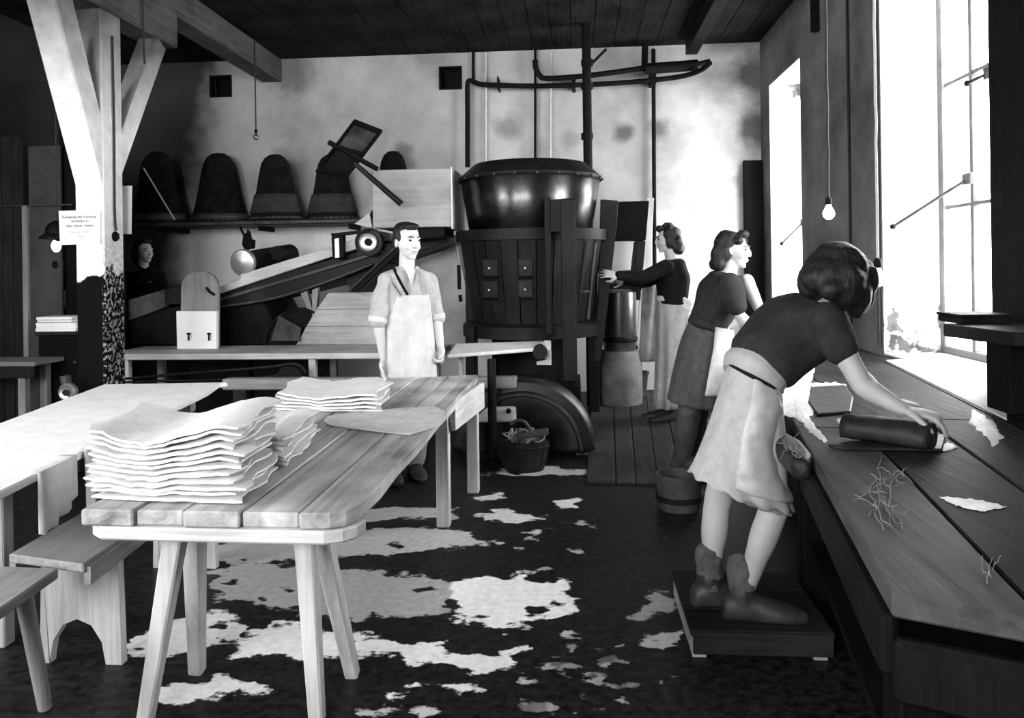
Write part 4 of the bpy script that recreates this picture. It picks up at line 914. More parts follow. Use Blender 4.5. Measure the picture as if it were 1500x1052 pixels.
# roll the woman is working: a spiral of felt
a, b = PZ(1366, 652, ZT+.055), PZ(1296, 650, ZT+.06); a = PZ(1366, 641, ZT+.05); b = a+V((-.21, .18, 0))
d = (b-a).normalized(); L_ = (b-a).length
t = thing('felt_roll', 'dark wet felt roll pressed under the hands of the bending woman', 'felt roll', (a+b)/2-V((0, 0, .05)))
yv = V((0, 0, 1)); xv = d.cross(yv).normalized(); mb = MB(); n = 64; R0_, R1_ = [], []
out = []
for k in range(n+1):
    th = k/n*2*pi*2.6; r = .008+.040*k/n; out.append(xv*cos(th)*r*1.15+yv*sin(th)*r*.95)
rows = []
for s in (0, .08, .3, .6, .85, 1):
    c = a.lerp(b, s); rows.append([c+p*(1+.06*sin(s*9+i*.4)) for i, p in enumerate(out)])
mb.rings(rows, False, False); obj('roll', mb, 'felt_wet', t, smooth=60, solid=.013)
obj('core', MB().tube([a+d*.004, b-d*.004], .036, 16), 'felt_wet', t, smooth=50)
# flap unrolled in front of it
q = [PZ(u, v, ZT+.004) for u, v in ((1212, 655), (1240, 660), (1380, 662), (1386, 640), (1300, 645), (1250, 650))]
obj('flap', MB().prism(q, (0, 0, .010)), 'felt_wet', t, bevel=.003)
# tangles of fibre
def tangle(u0, v0, w, h, n, label, seed):
    rnd = random.Random(seed); mb = MB()
    for k in range(n):
        a = rnd.random()*6.28; u, v = u0+w*.3*rnd.uniform(-1, 1), v0+h*.3*rnd.uniform(-1, 1); pts = []
        for j in range(6):
            pts.append(PZ(u, v, ZT+.004+rnd.random()*.012)); a += rnd.uniform(-1, 1); u += cos(a)*w*.17; v += sin(a)*h*.17
        mb.tube(pts, .0010, 5, smooth=4)
    o = obj('fibre_tangle', mb, 'fibre_grey' if 'fibre_grey' in MATS else mk('fibre_grey', 'plain', (.16, .30), 30, .8, 0), smooth=60, label=label, cat='fibre', kind='stuff'); return o
tangle(1292, 728, 44, 60, 16, 'tangle of pale wool fibre on the front bench plank', 1)
tangle(1308, 700, 36, 24, 7, 'few loose pale fibres above the tangle on the plank', 2)
tangle(1158, 655, 28, 26, 9, 'knot of wet fibre hanging at the bench edge by the skirt', 3)
tangle(1450, 828, 20, 40, 4, 'sparse pale fibres on the dark near planks', 4)
# wet bundle hanging over the edge by the skirt
q = [PZ(u, v, ZT) for u, v in ((1130, 620), (1176, 645), (1192, 664), (1186, 676), (1160, 672), (1138, 650))]
mb = MB().prism([p-V((0, 0, .07)) for p in q], (0, 0, .073)); obj('wet_bundle', mb, 'felt_wet', label='wet dark felt bundle sagging over the bench edge beside the skirt', cat='felt', bevel=.025, seg=3, smooth=50)

# ---- small shelf desk at the right edge with its post
a = PZ(1381, 474, 1.12); z = PY(1381, 476, 3.55).z
t = thing('side_shelf', 'dark shelf on a thick post at the right edge, before the window', 'shelf', (1.7, 3.4, ZT))
q = [PY(1381, 474, 3.62), PY(1520, 478, 3.75), PY(1560, 545, 3.0), PY(1474, 512, 3.2)]
q = [V((p.x, p.y, z)) for p in q]
obj('board', MB().prism([p-V((0, 0, .055)) for p in q], (0, 0, .055)), 'wood_dark_x', t, bevel=.005)
p = PY(1492, 600, 3.35); obj('post', MB().box((p.x-.075, 3.27, ZT+.001), (p.x+.13, 3.45, z-.056)), 'wood_black', t, bevel=.006)
t2 = thing('flat_box', 'flat black box lying on the shelf at the right edge', 'box', PY(1420, 474, 3.75))
q = [PY(u, v, 3.72) for u, v in ((1386, 468), (1456, 470), (1456, 475), (1386, 475))]
for p in q[2:]: p.z = z
zt_ = z+.03; obj('box', MB().box((q[0].x, 3.58, z), (q[1].x, 3.8, zt_)), 'iron_black', t2, bevel=.003); obj('lid', MB().box((q[0].x-.006, 3.574, zt_), (q[1].x+.006, 3.806, zt_+.012)), 'iron_black', t2, bevel=.002)
# dark window jamb post nearest us
p0, p1 = PX(1470, 300, 2.06), PX(1560, 300, 2.06)
obj('trim_3', MB().box((2.0, p0.y-.5, 0), (2.066, p0.y, ZC)), 'wood_black', kind='structure')
# window stays and fittings
def stay(u0, v0, x0, u1, v1, x1, label):
    a, b = PX(u0, v0, x0), PX(u1, v1, x1); t = thing('window_stay', label, 'window stay', b)
    obj('rod', MB().tube([a, b], .010, 8), 'iron_worn', t, smooth=50); obj('knob', MB().ell(a, (.02, .02, .02), n=10, m=6), 'iron_black', t, smooth=60); obj('plate', MB().obox(b, (.03, .10, .07)), 'iron_worn', t, bevel=.004)
stay(1308, 332, 2.10, 1418, 262, 2.40, 'long window stay rod sticking into the bright near window')
stay(1145, 357, 2.10, 1176, 326, 2.30, 'short stay rod in the narrow far window')
stay(1417, 122, 2.36, 1450, 106, 2.41, 'small catch high on the near window frame')
# pier fittings
p = PX(1192, 20, 2.03); obj('bracket_bar', MB().box((2.01, p.y-.03, PX(1192, 48, 2.04).z), (2.069, p.y+.03, ZC)), 'iron_black', label='short black bar fixed high on the pier between the windows', cat='bracket')
for u, lab in ((1240, 'thin dark conduit running down the pier face'), (1281, 'frayed dark rope down the pier edge beside the near window')):
    a, b = PX(u, -40, 2.055), PX(u+10, 520, 2.055); ym = PX(u+4, 250, 2.055).y
    obj('conduit', MB().tube([V((2.055, ym, ZC)), V((2.055, ym, ZT+.05))], .009 if u == 1240 else .012, 8), 'cord' if u != 1240 else 'iron_dark', label=lab, cat='conduit')
x0_ = PY(1091, 400, 8.72).x; obj('corner_board', MB().box((x0_, 8.70, 0), (2.06, 8.76, PY(1091, 235, 8.7).z)), 'wood_black', label='black board standing upright in the corner beside the far window', cat='board', bevel=.004)
# footboard under the bending woman, and a tub
q = [PZ(u, v, .10) for u, v in ((1010, 905), (1012, 880))]
fx0 = PZ(1012, 962, 0).x; fy0 = 2.83
t = thing('footboard', 'low dark footboard the bending woman stands on', 'platform', (fx0+.3, fy0+.25, 0))
for k in range(3): obj('board', MB().box((fx0, fy0+.185*k, .075), (fx0+.50, fy0+.185*k+.18, .10)), 'wood_wet' if 'wood_wet' in MATS else mk('wood_wet', 'wood', (.004, .02), 4, .6, .4, 'x', spec=.06), t, bevel=.004)
for x in (fx0+.03, fx0+.45): obj('bearer', MB().box((x-.025, fy0+.005, 0), (x+.025, fy0+.54, .075)), 'wood_mid_y', t, bevel=.003)
obj('front_board', MB().box((fx0+.005, fy0-.014, .02), (fx0+.49, fy0, .098)), 'wood_wet', t, bevel=.003)
c = PZ(998, 752, 0); t = thing('tub', 'squat grey wooden tub on the floor behind the bending woman', 'tub', (c.x, c.y+.1, 0))
obj('body', MB().lathe([(.115, 0), (.13, .17), (.13, .2), (.115, .2), (.10, .02), (.01, .02)], (c.x, c.y+.1, 0), n=20, cap=False), 'rubber', t, smooth=35); obj('hoop', MB().lathe([(.124, .05), (.131, .05), (.134, .08), (.124, .08)], (c.x, c.y+.1, 0), n=20, cap=False), 'iron_dark', t, smooth=35)
# ------------------------------------------------------------------ the big fulling vat
YV = 6.95; XV = PY(777, 300, YV).x
def zv(v, y=YV): return PY(777, v, y).z
def pxr(px, y=YV): return px/FOC*y
t = thing('hopper_vat', 'big round dark vat with metal hopper in the middle of the room', 'vat', (XV, YV, 0))
R1, R2, R3 = pxr(82), pxr(102), pxr(89)
obj('hopper', MB().lathe([(R3, zv(340)), (R2, zv(264))], (XV, YV, 0), n=48, cap=False), 'steel_sheet', t, smooth=40, solid=.006)
obj('hopper_lid', MB().lathe([(R2+.012, zv(267)), (R2+.012, zv(262)), (R1, zv(243)), (R1*.6, zv(240)), (.02, zv(240))], (XV, YV, 0), n=48, cap=False), 'iron_dark', t, smooth=25, solid=.006)
n = 22
for k in range(n): # rivets along the lid edge
    a = 2*pi*k/n; obj('rivet', MB().ell((XV+(R2+.02)*cos(a), YV+(R2+.02)*sin(a), zv(265)), (.012, .012, .012), n=8, m=5), 'iron_worn', t, smooth=60) if sin(a) < .2 and cos(a) > -.9 else None
Rr = pxr(110)
obj('rail_ring', MB().lathe([(Rr-.10, zv(354)), (Rr, zv(354)), (Rr, zv(339)), (Rr-.10, zv(339)), (Rr-.10, zv(354))], (XV, YV, 0), n=48, cap=False), 'iron_dark', t, smooth=30)
Rl = pxr(101)
obj('rail_ring', MB().lathe([(Rl-.10, zv(491)), (Rl, zv(489)), (Rl, zv(473)), (Rl-.03, zv(469)), (Rl-.10, zv(469)), (Rl-.10, zv(491))], (XV, YV, 0), n=48, cap=False), 'iron_dark', t, smooth=30)
# staves
Ra, Rb = pxr(103), pxr(86); za, zb2 = zv(354), zv(470); n = 26
for k in range(n):
    a0, a1 = 2*pi*(k+.03)/n, 2*pi*(k+.97)/n; o_ = .008*(k % 3 == 0)
    def pt(R_, a, z): return V((XV+R_*cos(a), YV+R_*sin(a), z))
    obj('stave', MB().hexa([pt(Rb-.04, a0, zb2), pt(Rb+o_, a0, zb2), pt(Rb+o_, a1, zb2), pt(Rb-.04, a1, zb2), pt(Ra-.04, a0, za), pt(Ra+o_, a0, za), pt(Ra+o_, a1, za), pt(Ra-.04, a1, za)]), 'wood_vat' if 'wood_vat' in MATS else mk('wood_vat', 'wood', (.003, .014), 4, .5, .3, 'z', spec=.12), t)
obj('inner_drum', MB().lathe([(Rb-.05, zb2), (Ra-.05, za)], (XV, YV, 0), n=32), 'iron_black', t, smooth=40)
# inspection plates with bright studs
def on_vat(u, v, off=0):
    r = ray(u, v); lo, hi = 5.5, YV
    for _ in range(40):
        m = (lo+hi)/2; p = CAMP+r*(m/r.y); f_ = (p.z-zb2)/(za-zb2); R_ = Rb+(Ra-Rb)*f_+off
        if (p.x-XV)**2+(p.y-YV)**2 > R_*R_: lo = m
        else: hi = m
    return CAMP+r*(lo/r.y)
for (u, v) in ((717, 393), (717, 425), (769, 393), (769, 424)):
    q = [on_vat(u+a, v+b, .014) for a, b in ((-10, -13), (11, -13), (11, 13), (-9, 13))]
    c = sum(q, V((0, 0, 0)))/4; nn = V((c.x-XV, c.y-YV, 0)).normalized()
    pl = obj('plate', MB().prism(q, -nn*.03), 'iron_plate' if 'iron_plate' in MATS else mk('iron_plate', 'plain', (.012, .035), 14, .5, .2, spec=.15), t, bevel=.004)
    obj('stud', MB().ell(c+nn*.01, (.014, .014, .014), n=10, m=6), 'steel_bright', pl, smooth=60); obj('lip', MB().tube([q[3]+nn*.004, q[2]+nn*.004], .012, 8), 'iron_black', pl)
# uprights of the cradle
def upright(u, y, w, z0, z1, mat='iron_dark', nm='upright'):
    x = PY(u, 400, y).x; return obj(nm, MB().box((x-w/2, y-w/2, z0), (x+w/2, y+w/2, z1)), mat, t, bevel=.006)
upright(833, 6.20, .115, .50, PY(833, 293, 6.2).z)
upright(803, 6.27, .05, zv(480), zv(300))
upright(690, 7.4, .1, 0, zv(338)); upright(868, 7.5, .1, 0, zv(338)); upright(688, 6.55, .08, 0, zv(472))
obj('cradle_shoulder', MB().prism([PY(u, v, 6.24) for u, v in ((806, 293), (832, 290), (844, 291), (844, 340), (806, 340))], (0, .05, 0)), 'iron_dark', t, bevel=.004)
obj('side_frame', MB().prism([PY(u, v, 6.9) for u, v in ((880, 292), (906, 294), (903, 335), (888, 470), (880, 530), (868, 530), (876, 440))], (0, .10, 0)), 'iron_dark', t, bevel=.006)
obj('base_drum', MB().lathe([(.36, zv(560)), (.36, zv(493))], (XV, YV, 0), n=32), 'iron_black', t, smooth=40)
obj('base_block', MB().box((XV-.42, YV-.35, 0), (XV+.42, YV+.42, zv(558))), 'iron_black', t)
for (u, v) in ((672, 388), (674, 432)): obj('latch', MB().bar(PY(u, v, 6.95), PY(u+1, v+(36 if v < 400 else 10), 6.95), .03, .03), 'iron_black', t)
obj('stay_rod', MB().tube([PY(872, 355, 6.6), PY(861, 468, 6.6)], .012, 8), 'iron_worn', t); obj('cross_bar', MB().bar(PY(845, 428, 6.6), PY(868, 426, 6.6), .02, .02), 'iron_worn', t)
# wheel guard
c = PY(765, 650, 5.80); c.z = .02; pr = lambda px: px/FOC*5.82
t2 = thing('wheel_guard', 'large half round sheet metal wheel guard at the foot of the vat', 'guard', (c.x, 5.80, 0))
gp = [(pr(40), .02), (pr(82), .02), (pr(85), -.02), (pr(88), -.02), (pr(90), .03), (pr(102), .05), (pr(107), .09), (pr(107), .30), (pr(96), .30)]
obj('shell', MB().lathe(gp, c, (0, 1, 0), 36, pi, 2*pi, cap=False), 'iron_guard' if 'iron_guard' in MATS else mk('iron_guard', 'plain', (.005, .028), 9, .38, .15, spec=.35), t2, smooth=35, solid=.006)
obj('web', MB().lathe([(.02, .03), (pr(84), .03), (pr(84), .05), (.02, .05)], c, (0, 1, 0), 36, pi, 2*pi), 'iron_black', t2, smooth=35)
obj('foot', MB().box((c.x+pr(78), 5.84, 0), (c.x+pr(112), 6.15, .025)), 'iron_worn', t2)
# pale trough board to the right of the man, on its bracket
t = thing('trough_board', 'pale tapering board under the vat with a dark round end', 'board', PY(725, 515, 6.2))
q = [PY(668, 503, 6.4), PY(800, 499, 6.4), PY(806, 508, 6.05), PY(655, 520, 6.05)]
obj('board', MB().prism([p-V((0, 0, .03)) for p in q], (0, 0, .03)), 'table_white', t, bevel=.012, seg=2)
obj('round_end', MB().tube([PY(791, 516, 5.95), PY(791, 514, 6.2)], .055, 16), 'iron_dark', t, smooth=50)
obj('bracket', MB().prism([PY(u, v, 6.08) for u, v in ((797, 499), (807, 499), (808, 535), (786, 535), (786, 530), (798, 528))], (0, .02, 0)), 'wood_pale_x', t, bevel=.003)
obj('leg', MB().prism([PY(u, v, 6.15) for u, v in ((671, 521), (677, 521), (680, 650), (674, 650))], (0, .04, 0)), 'wood_pale_z', t)
# basket of scraps
c = PZ(770, 683, 0); c.y = 5.42; c = PY(768, 690, 5.42); c.z = 0
t = thing('scrap_basket', 'dark basket of felt scraps on the floor before the wheel guard', 'basket', c)
mb = MB(); R = [[V((c.x+r*cos(2*pi*j/32)*(1+.03*(j % 2)), c.y+r*.8*sin(2*pi*j/32)*(1+.03*(j % 2)), z)) for j in range(32)] for r, z in ((.13, 0), (.15, .05), (.16, .10), (.17, .15), (.175, .19))]
mb.rings(R); obj('basket', mb, 'wood_dark_z', t)
for k in range(4): obj('hoop', MB().tube([V((c.x+(.135+.012*k)*cos(2*pi*j/24), c.y+(.135+.012*k)*.8*sin(2*pi*j/24), .02+.05*k)) for j in range(25)], .008, 6), 'iron_dark', t)
rnd = random.Random(4)
mb = MB()
for k in range(26):
    a = rnd.random()*6.28; p = V((c.x+.11*cos(a)*rnd.random(), c.y+.09*sin(a)*rnd.random(), .19+rnd.random()*.05)); q = [p+V((rnd.uniform(-.07, .07), rnd.uniform(-.07, .07), rnd.uniform(-.02, .05))) for _ in range(4)]
    mb.tube([p]+q, [.012, .010, .010, .008, .005], 6, smooth=3, flat=.5)
obj('scraps', mb, 'felt_scrap' if 'felt_scrap' in MATS else mk('felt_scrap', 'plain', (.04, .4), 14, .9, .3), t, smooth=60, kind='stuff')
obj('ladle', MB().bar(PY(757, 638, 5.36), PY(803, 632, 5.36), .09, .035), 'iron_worn', t, bevel=.004)
obj('ladle_loop', MB().tube([PY(u, v, 5.35) for u, v in ((748, 622), (758, 616), (768, 618), (776, 628), (779, 636))], .012, 8, smooth=4), 'iron_worn', t, smooth=50)

# ---- things right of the vat, by the back wall
YD = 8.2
t = thing('drying_cabinet', 'dark open frame cabinet right of the vat before the back wall', 'cabinet', (PY(915, 500, YD).x, YD+.2, 0))
def sl(nm, pts, y, d, mat, par=None, bev=.005): return obj(nm, MB().prism([PY(u, v, y) for u, v in pts], (0, d, 0)), mat, par or t, bevel=bev)
sl('head_board', [(896, 296), (951, 294), (946, 352), (896, 352)], YD, .35, 'iron_black'); sl('side_post', [(932, 353), (946, 353), (938, 440), (922, 440)], YD, .35, 'wood_dark_z'); sl('side_post', [(883, 353), (894, 353), (890, 440), (880, 440)], YD, .35, 'wood_dark_z')
sl('work_surface', [(882, 401), (945, 401), (940, 425), (882, 425)], YD-.04, .4, 'wood_dark_x'); sl('base', [(880, 514), (910, 513), (910, 566), (880, 566)], YD-.02, .4, 'concrete')
sl('crossbar', [(884, 504), (934, 506), (934, 513), (884, 511)], YD-.03, .05, 'iron_black')
a = PY(907, 470, YD-.25); t2 = thing('metal_drum', 'upright shiny metal drum below the dark cabinet top', 'drum', (a.x, a.y, PY(907, 512, YD-.25).z))
r_ = 24/FOC*YD; obj('body', MB().lathe([(r_*.9, PY(907, 512, YD-.25).z), (r_, PY(907, 505, YD-.25).z), (r_, PY(907, 428, YD-.25).z), (r_*.6, PY(907, 424, YD-.25).z)], (a.x, a.y, 0), n=28), 'steel_can', t2, smooth=35)
obj('hoop', MB().lathe([(r_+.001, PY(907, 500, YD-.25).z), (r_+.012, PY(907, 498, YD-.25).z), (r_+.012, PY(907, 494, YD-.25).z), (r_+.001, PY(907, 492, YD-.25).z)], (a.x, a.y, 0), n=28), 'iron_dark', t2, smooth=35)
obj('plinth', MB().lathe([(r_*1.3, 0), (r_*1.3, PY(907, 535, YD-.25).z), (r_*1.15, PY(907, 513, YD-.25).z)], (a.x, a.y, 0), n=20), 'concrete', t2, smooth=30)
b = PZ(925, 567, .02); b.y = 8.45; b.x = PY(931, 560, 8.35).x; t3 = thing('bucket', 'grey bucket on the boarded floor below the metal drum', 'bucket', (b.x, b.y-.1, .026))
bz = .026; obj('body', MB().lathe([(.11, bz), (.135, bz+.24), (.142, bz+.24), (.142, bz+.255), (.125, bz+.25), (.105, bz+.02), (.01, bz+.02)], (b.x, b.y-.1, 0), n=24, cap=False), 'iron_worn', t3, smooth=35)
obj('handle', MB().tube([V((b.x+.14*cos(a_), b.y-.1-.03*sin(a_), bz+.25-.09*sin(a_))) for a_ in [pi*k/10 for k in range(11)]], .005, 6), 'iron_dark', t3)
obj('leaning_board', MB().prism([PY(u, v, 8.60) for u, v in ((948, 290), (958, 290), (953, 400), (936, 520), (936, 600), (924, 600), (940, 400))], (0, .03, 0)), 'wood_pale_z', label='narrow pale board standing against the back wall behind the cabinet', cat='board', bevel=.003)
t = thing('hanging_sacking', 'grey sacking hanging beside the drum behind the far woman', 'cloth', PY(952, 470, 7.9))
mb = MB().grid(lambda u, v: PY(942+(977-942)*u-6*v*(1-u), 402+v*(128), 7.9)+V((0, .025*sin(u*11+v*2), 0)), 14, 12); obj('sacking', mb, 'cloth_sack' if 'cloth_sack' in MATS else mk('cloth_sack', 'plain', (.12, .34), 7, .95, .3), t, smooth=60, solid=.006)
# ------------------------------------------------------------------ people
UP = V((0, 0, 1))
def loft(mb, secs, s, n=22, p=2.3):
    """rings of (centre, half width along s, half depth); closed ends"""
    R = []; s = V(s)
    for i, (c, a, b) in enumerate(secs):
        t = (V(secs[min(i+1, len(secs)-1)][0])-V(secs[max(i-1, 0)][0])).normalized()
        x = (s-t*s.dot(t)).normalized(); y = t.cross(x); ring = []
        for j in range(n):
            an = 2*pi*j/n; ca, sa = cos(an), sin(an)
            ring.append(V(c)+x*a*math.copysign(abs(ca)**(2/p), ca)+y*b*math.copysign(abs(sa)**(2/p), sa))
        R.append(ring)
    return mb.rings(R)
def spl(secs, k=4):
    P, A = crv([V(c) for c, a, b in secs], [a for c, a, b in secs], k); _, Bq = crv([V(c) for c, a, b in secs], [b for c, a, b in secs], k)
    return list(zip(P, A, Bq))
def frame(f, u=UP):
    f = V(f).normalized(); r = f.cross(V(u)).normalized(); u = r.cross(f)
    return Matrix((r, f, u)).transposed()      # columns: right, forward, up
def head(mb, c, f, k=1.0, u=UP, nose=1.0):
    M = frame(f, u); c = V(c); g = lambda x, y, z: c+M @ V((x*k, y*k, z*k))
    e = lambda p, r, n=16, m=10: mb.ell(g(*p), tuple(q*k for q in r), M, n, m)
    e((0, -.018, .035), (.074, .095, .082)); e((0, .018, -.010), (.067, .078, .085)); e((0, .034, -.052), (.052, .052, .056)); e((0, .066, -.092), (.025, .020, .020))
    e((.034, .052, -.028), (.026, .030, .028)); e((-.034, .052, -.028), (.026, .030, .028)); e((0, .080, .030), (.050, .014, .012))
    mb.tube([g(0, .088, .022), g(0, .102, -.006), g(0, .1035*nose, -.024)], [.009*k, .0105*k, .012*k], 10, dome=True); e((.011, .098, -.027), (.008, .010, .007)); e((-.011, .098, -.027), (.008, .010, .007))
    e((0, .086, -.052), (.022, .011, .006)); e((0, .084, -.064), (.019, .012, .007))
    for s in (1, -1): e((s*.074, -.012, -.010), (.010, .020, .031))
    return g, M
def face_parts(t, g, M, k=1.0):
    for s in (1, -1):
        ey = obj('eye', MB().ell(g(s*.031, .081, .012), (.011*k, .009*k, .006*k), M, 12, 8), 'eye_dark', t, smooth=60)
        obj('eyebrow', MB().tube([g(s*.012, .094, .030), g(s*.032, .094, .036), g(s*.050, .080, .031)], [.0025*k, .0034*k, .0015*k], 8, smooth=3, dome=True), 'hair', t, smooth=60)
    obj('mouth', MB().tube([g(-.021, .088, -.058), g(0, .0975, -.057), g(.021, .088, -.058)], [.0015*k, .0034*k, .0015*k], 8, smooth=4, dome=True), 'lip', t, smooth=60)
mk('eye_dark', 'plain', (.02, .05), 20, .25, 0, spec=.5); mk('lip', 'plain', (.22, .28), 20, .5, 0)
def hand(mb, w, d, n, thumb, k=1.0, curl=.5, spread=.15):
    """w wrist, d towards the fingers, n out of the palm, thumb = +1/-1 picks the side"""
    w = V(w); d = V(d).normalized(); n = V(n); n = (n-d*n.dot(d)).normalized(); s = d.cross(n)*thumb
    mb.tube([w-d*.02*k, w+d*.02*k, w+d*.055*k, w+d*.088*k], [.024*k, .032*k, .040*k, .036*k], 14, smooth=3, flat=.42, up=tuple(n), dome=True)
    for i, (o, L) in enumerate(((.030, .070), (.0105, .080), (-.0095, .075), (-.029, .058))):
        b = w+d*.070*k+s*o*k; dd = (d+s*spread*o/.03*.6).normalized(); pts = [b]; a = 0; p = b
        for j, fr in enumerate((.30, .42, .32, .26)):
            a += curl*(.25, .7, .75, .5)[j]; p = p+(dd*cos(a)+n*sin(a))*L*k*fr; pts.append(p)
        mb.tube(pts, [.0088*k, .0088*k, .0082*k, .0076*k, .0062*k], 10, smooth=2, dome=True)
    b = w+d*.022*k+s*.026*k; p1 = b+(s*.75+d*.65+n*.25).normalized()*.040*k; p2 = p1+(s*.30+d*.85+n*(.3+curl*.4)).normalized()*.032*k; p3 = p2+(d*.9-s*.1+n*(.3+curl*.6)).normalized()*.024*k
    mb.tube([b, p1, p2, p3], [.015*k, .0115*k, .0098*k, .0075*k], 10, smooth=3, dome=True)
def arm(mb, S, E, Wr, k=1.0, g=0.0):
    S, E, Wr = V(S), V(E), V(Wr); f = Wr-E
    mb.tube([S, S.lerp(E, .35), S.lerp(E, .8), E], [.052*k+g, .047*k+g, .041*k+g, .039*k+g], 16, smooth=4, dome=True)
    mb.tube([E, E+f*.25, E+f*.65, Wr], [.039*k+g, .041*k+g, .033*k+g, .026*k+g], 16, smooth=4, dome=True)
def leg(mb, Hp, K, A, k=1.0, g=0.0):
    Hp, K, A = V(Hp), V(K), V(A); f = A-K; b = f.normalized().cross(UP)
    mb.tube([Hp, Hp.lerp(K, .4), Hp.lerp(K, .85), K], [.078*k+g, .076*k+g, .060*k+g, .055*k+g], 18, smooth=4, dome=True)
    mb.tube([K, K+f*.28, K+f*.65, A], [.055*k+g, .056*k+g, .043*k+g, .035*k+g], 18, smooth=4, dome=True)
def foot(mb, A, f, k=1.0, g=0.0, L=.20):
    A = V(A); f = V((f[0], f[1], 0)).normalized(); r = f.cross(UP); z0 = A.z-.075*k-g*.4; R = []; q = L/.20
    for a, w, h in ((-.058-g, .012, .030), (-.050-g, .026, .058), (-.025, .034, .085), (.015, .036, .095), (.05, .037, .076), (.085, .041, .060), (.12, .043, .050), (.155, .038, .040), (.185, .026, .030), (.20+g, .010, .018)):
        w = (w+g)*k; h = (h+g*1.4)*k; a = (a*q if a > 0 else a)*k; ring = []
        for j in range(18):
            an = 2*pi*j/18; ca, sa = cos(an), sin(an); e = 2/3.2 if sa < 0 else 2/2.0
            ring.append(V((A.x, A.y, z0))+f*a+r*w*math.copysign(abs(ca)**e, ca)+V((0, 0, h*(.42+(.58 if sa > 0 else .42)*math.copysign(abs(sa)**e, sa)))))
        R.append(ring)
    mb.rings(R); mb.tube([A+V((0, 0, .02)), A+V((0, 0, -.03))], [.037*k+g, .036*k+g], 12, dome=True)
def foot_old(mb, A, f, k=1.0, g=0.0, L=.20):
    A = V(A); f = V((f[0], f[1], 0)).normalized(); z0 = A.z-.075*k
    q = lambda a, h: V((A.x+f.x*a*k, A.y+f.y*a*k, z0+h*k))
    mb.tube([q(-.045, .036), q(.03, .048), q(.10, .036), q(L-.02, .026)], [.036*k+g, .042*k+g, .043*k+g, .028*k+g], 14, smooth=4, flat=.95, dome=True); mb.tube([A, q(0, .04)], [.036*k+g, .038*k+g], 12, dome=True)
def torso(mb, hip, waist, chest, top, neck, hd, s, W=(.165, .135, .165, .165), D=(.12, .10, .12, .095), g=0.0):
    loft(mb, spl([(V(hip)-(V(waist)-V(hip))*.5, W[0]*.82+g, D[0]*.8+g), (hip, W[0]+g, D[0]+g), (waist, W[1]+g, D[1]+g), (chest, W[2]+g, D[2]+g), (top, W[3]+g, D[3]+g), (V(top).lerp(V(neck), .65), W[3]*.55+g, D[3]*.75+g)]), s)
    if hd is not None: mb.tube([V(top).lerp(V(neck), .2), neck, V(neck).lerp(V(hd), .75)], [.062, .054, .052], 16, smooth=3, dome=True)
def cloth(name, mb, mat, par, vox=.009, disp=.006, ds=9, seed=0, sm=2, **k):
    o = obj(name, mb, mat, par, **k); return remesh(o, vox, sm, disp, ds, seed)
def skirt(rings, yd, mat, par, name='skirt', pleat=.012, npl=13, k=5, solid=.006, n=72, hem=.0, amt=1.0):
    """rings: (back point, front point, half depth); open tube with pleats deepening to the hem"""
    B_ = [V(b) for b, f, h in rings]; F_ = [V(f) for b, f, h in rings]; H_ = [h for b, f, h in rings]
    Bs, Hs = crv(B_, H_, k); Fs, _ = crv(F_, H_, k); R = []
    for i, (b, f, h) in enumerate(zip(Bs, Fs, Hs)):
        q = i/(len(Bs)-1); c = (b+f)/2; x = (f-b)/2; y = V(yd)*h; row = []
        for j in range(n):
            a = 2*pi*j/n; w = 1+pleat*q*amt*(sin(a*npl+.6*sin(a*3))+.6*sin(a*(npl*.45)+q*2))/max(.05, .18)
            w += .02*q*mnoise.noise(V((cos(a)*2.5, sin(a)*2.5, q*2.2+len(rings)))); row.append(c+x*cos(a)*w+y*sin(a)*w+V((0, 0, -hem*q*q*(.5+.5*sin(a*npl)))))
        R.append(row)
    mb = MB().rings(R, False)
    return obj(name, mb, mat, par, smooth=70, solid=solid)
def hair_cap(t, g, M, k, blobs, seed=0, disp=.010, vox=.006, mat='hair'):
    mb = MB()
    for p, r in blobs: mb.ell(g(*p), tuple(q*k for q in r), M, 16, 10)
    return cloth('hair', mb, mat, t, vox, disp, 22, seed, 5)

# ---------------- the man in the white apron, behind the felting table
fb, fh = V((.42, -.90, 0)).normalized(), V((.70, -.72, -.10))
s = fb.cross(UP); Y = 5.25
hip, waist, chest, top, neck, hd = PY(599, 497, Y), PY(598, 466, Y), PY(597, 432, Y), PY(596, 405, Y), PY(596, 388, Y), PY(597, 354, Y-.03)
RS, RE, RW = PY(566, 413, Y-.10), PY(554, 468, Y-.14), PY(562, 525, Y-.13); LS, LE, LW = PY(627, 411, Y+.06), PY(638, 464, Y+.06), PY(645, 506, Y-.0)
t = thing('man', 'man in a white apron and rolled shirt sleeves standing behind the felting table', 'person', (hip.x, Y, 0))
mb = MB(); torso(mb, hip, waist, chest, top, neck, hd, s, (.165, .15, .175, .165), (.12, .11, .125, .095)); g, M = head(mb, hd, fh, 1.06)
arm(mb, RS, RE, RW); arm(mb, LS, LE, LW); hand(mb, RW, (.10, -.12, -1), (.5, -.2, 0), 1, 1.02, .35); hand(mb, LW, (.05, -.10, -1), (-.6, -.5, 0), -1, 1.02, 1.1)
hr, hl = hip-s*-.085, hip-s*.085; fR, fL = V((hip.x-.12, Y-.08, .085)), V((hip.x+.02, Y+.02, .085))
kR, kL = V((hip.x-.11, Y-.06, .48)), V((hip.x+.06, Y+.02, .48)); h0 = V((0, 0, -.02))
leg(mb, hip+s*.085+h0, kR, fR); leg(mb, hip-s*.085+h0, kL, fL); foot(mb, fR, fb); foot(mb, fL, fb)
remesh(obj('body', mb, 'skin_man', t), .006, 2); face_parts(t, g, M, 1.06)
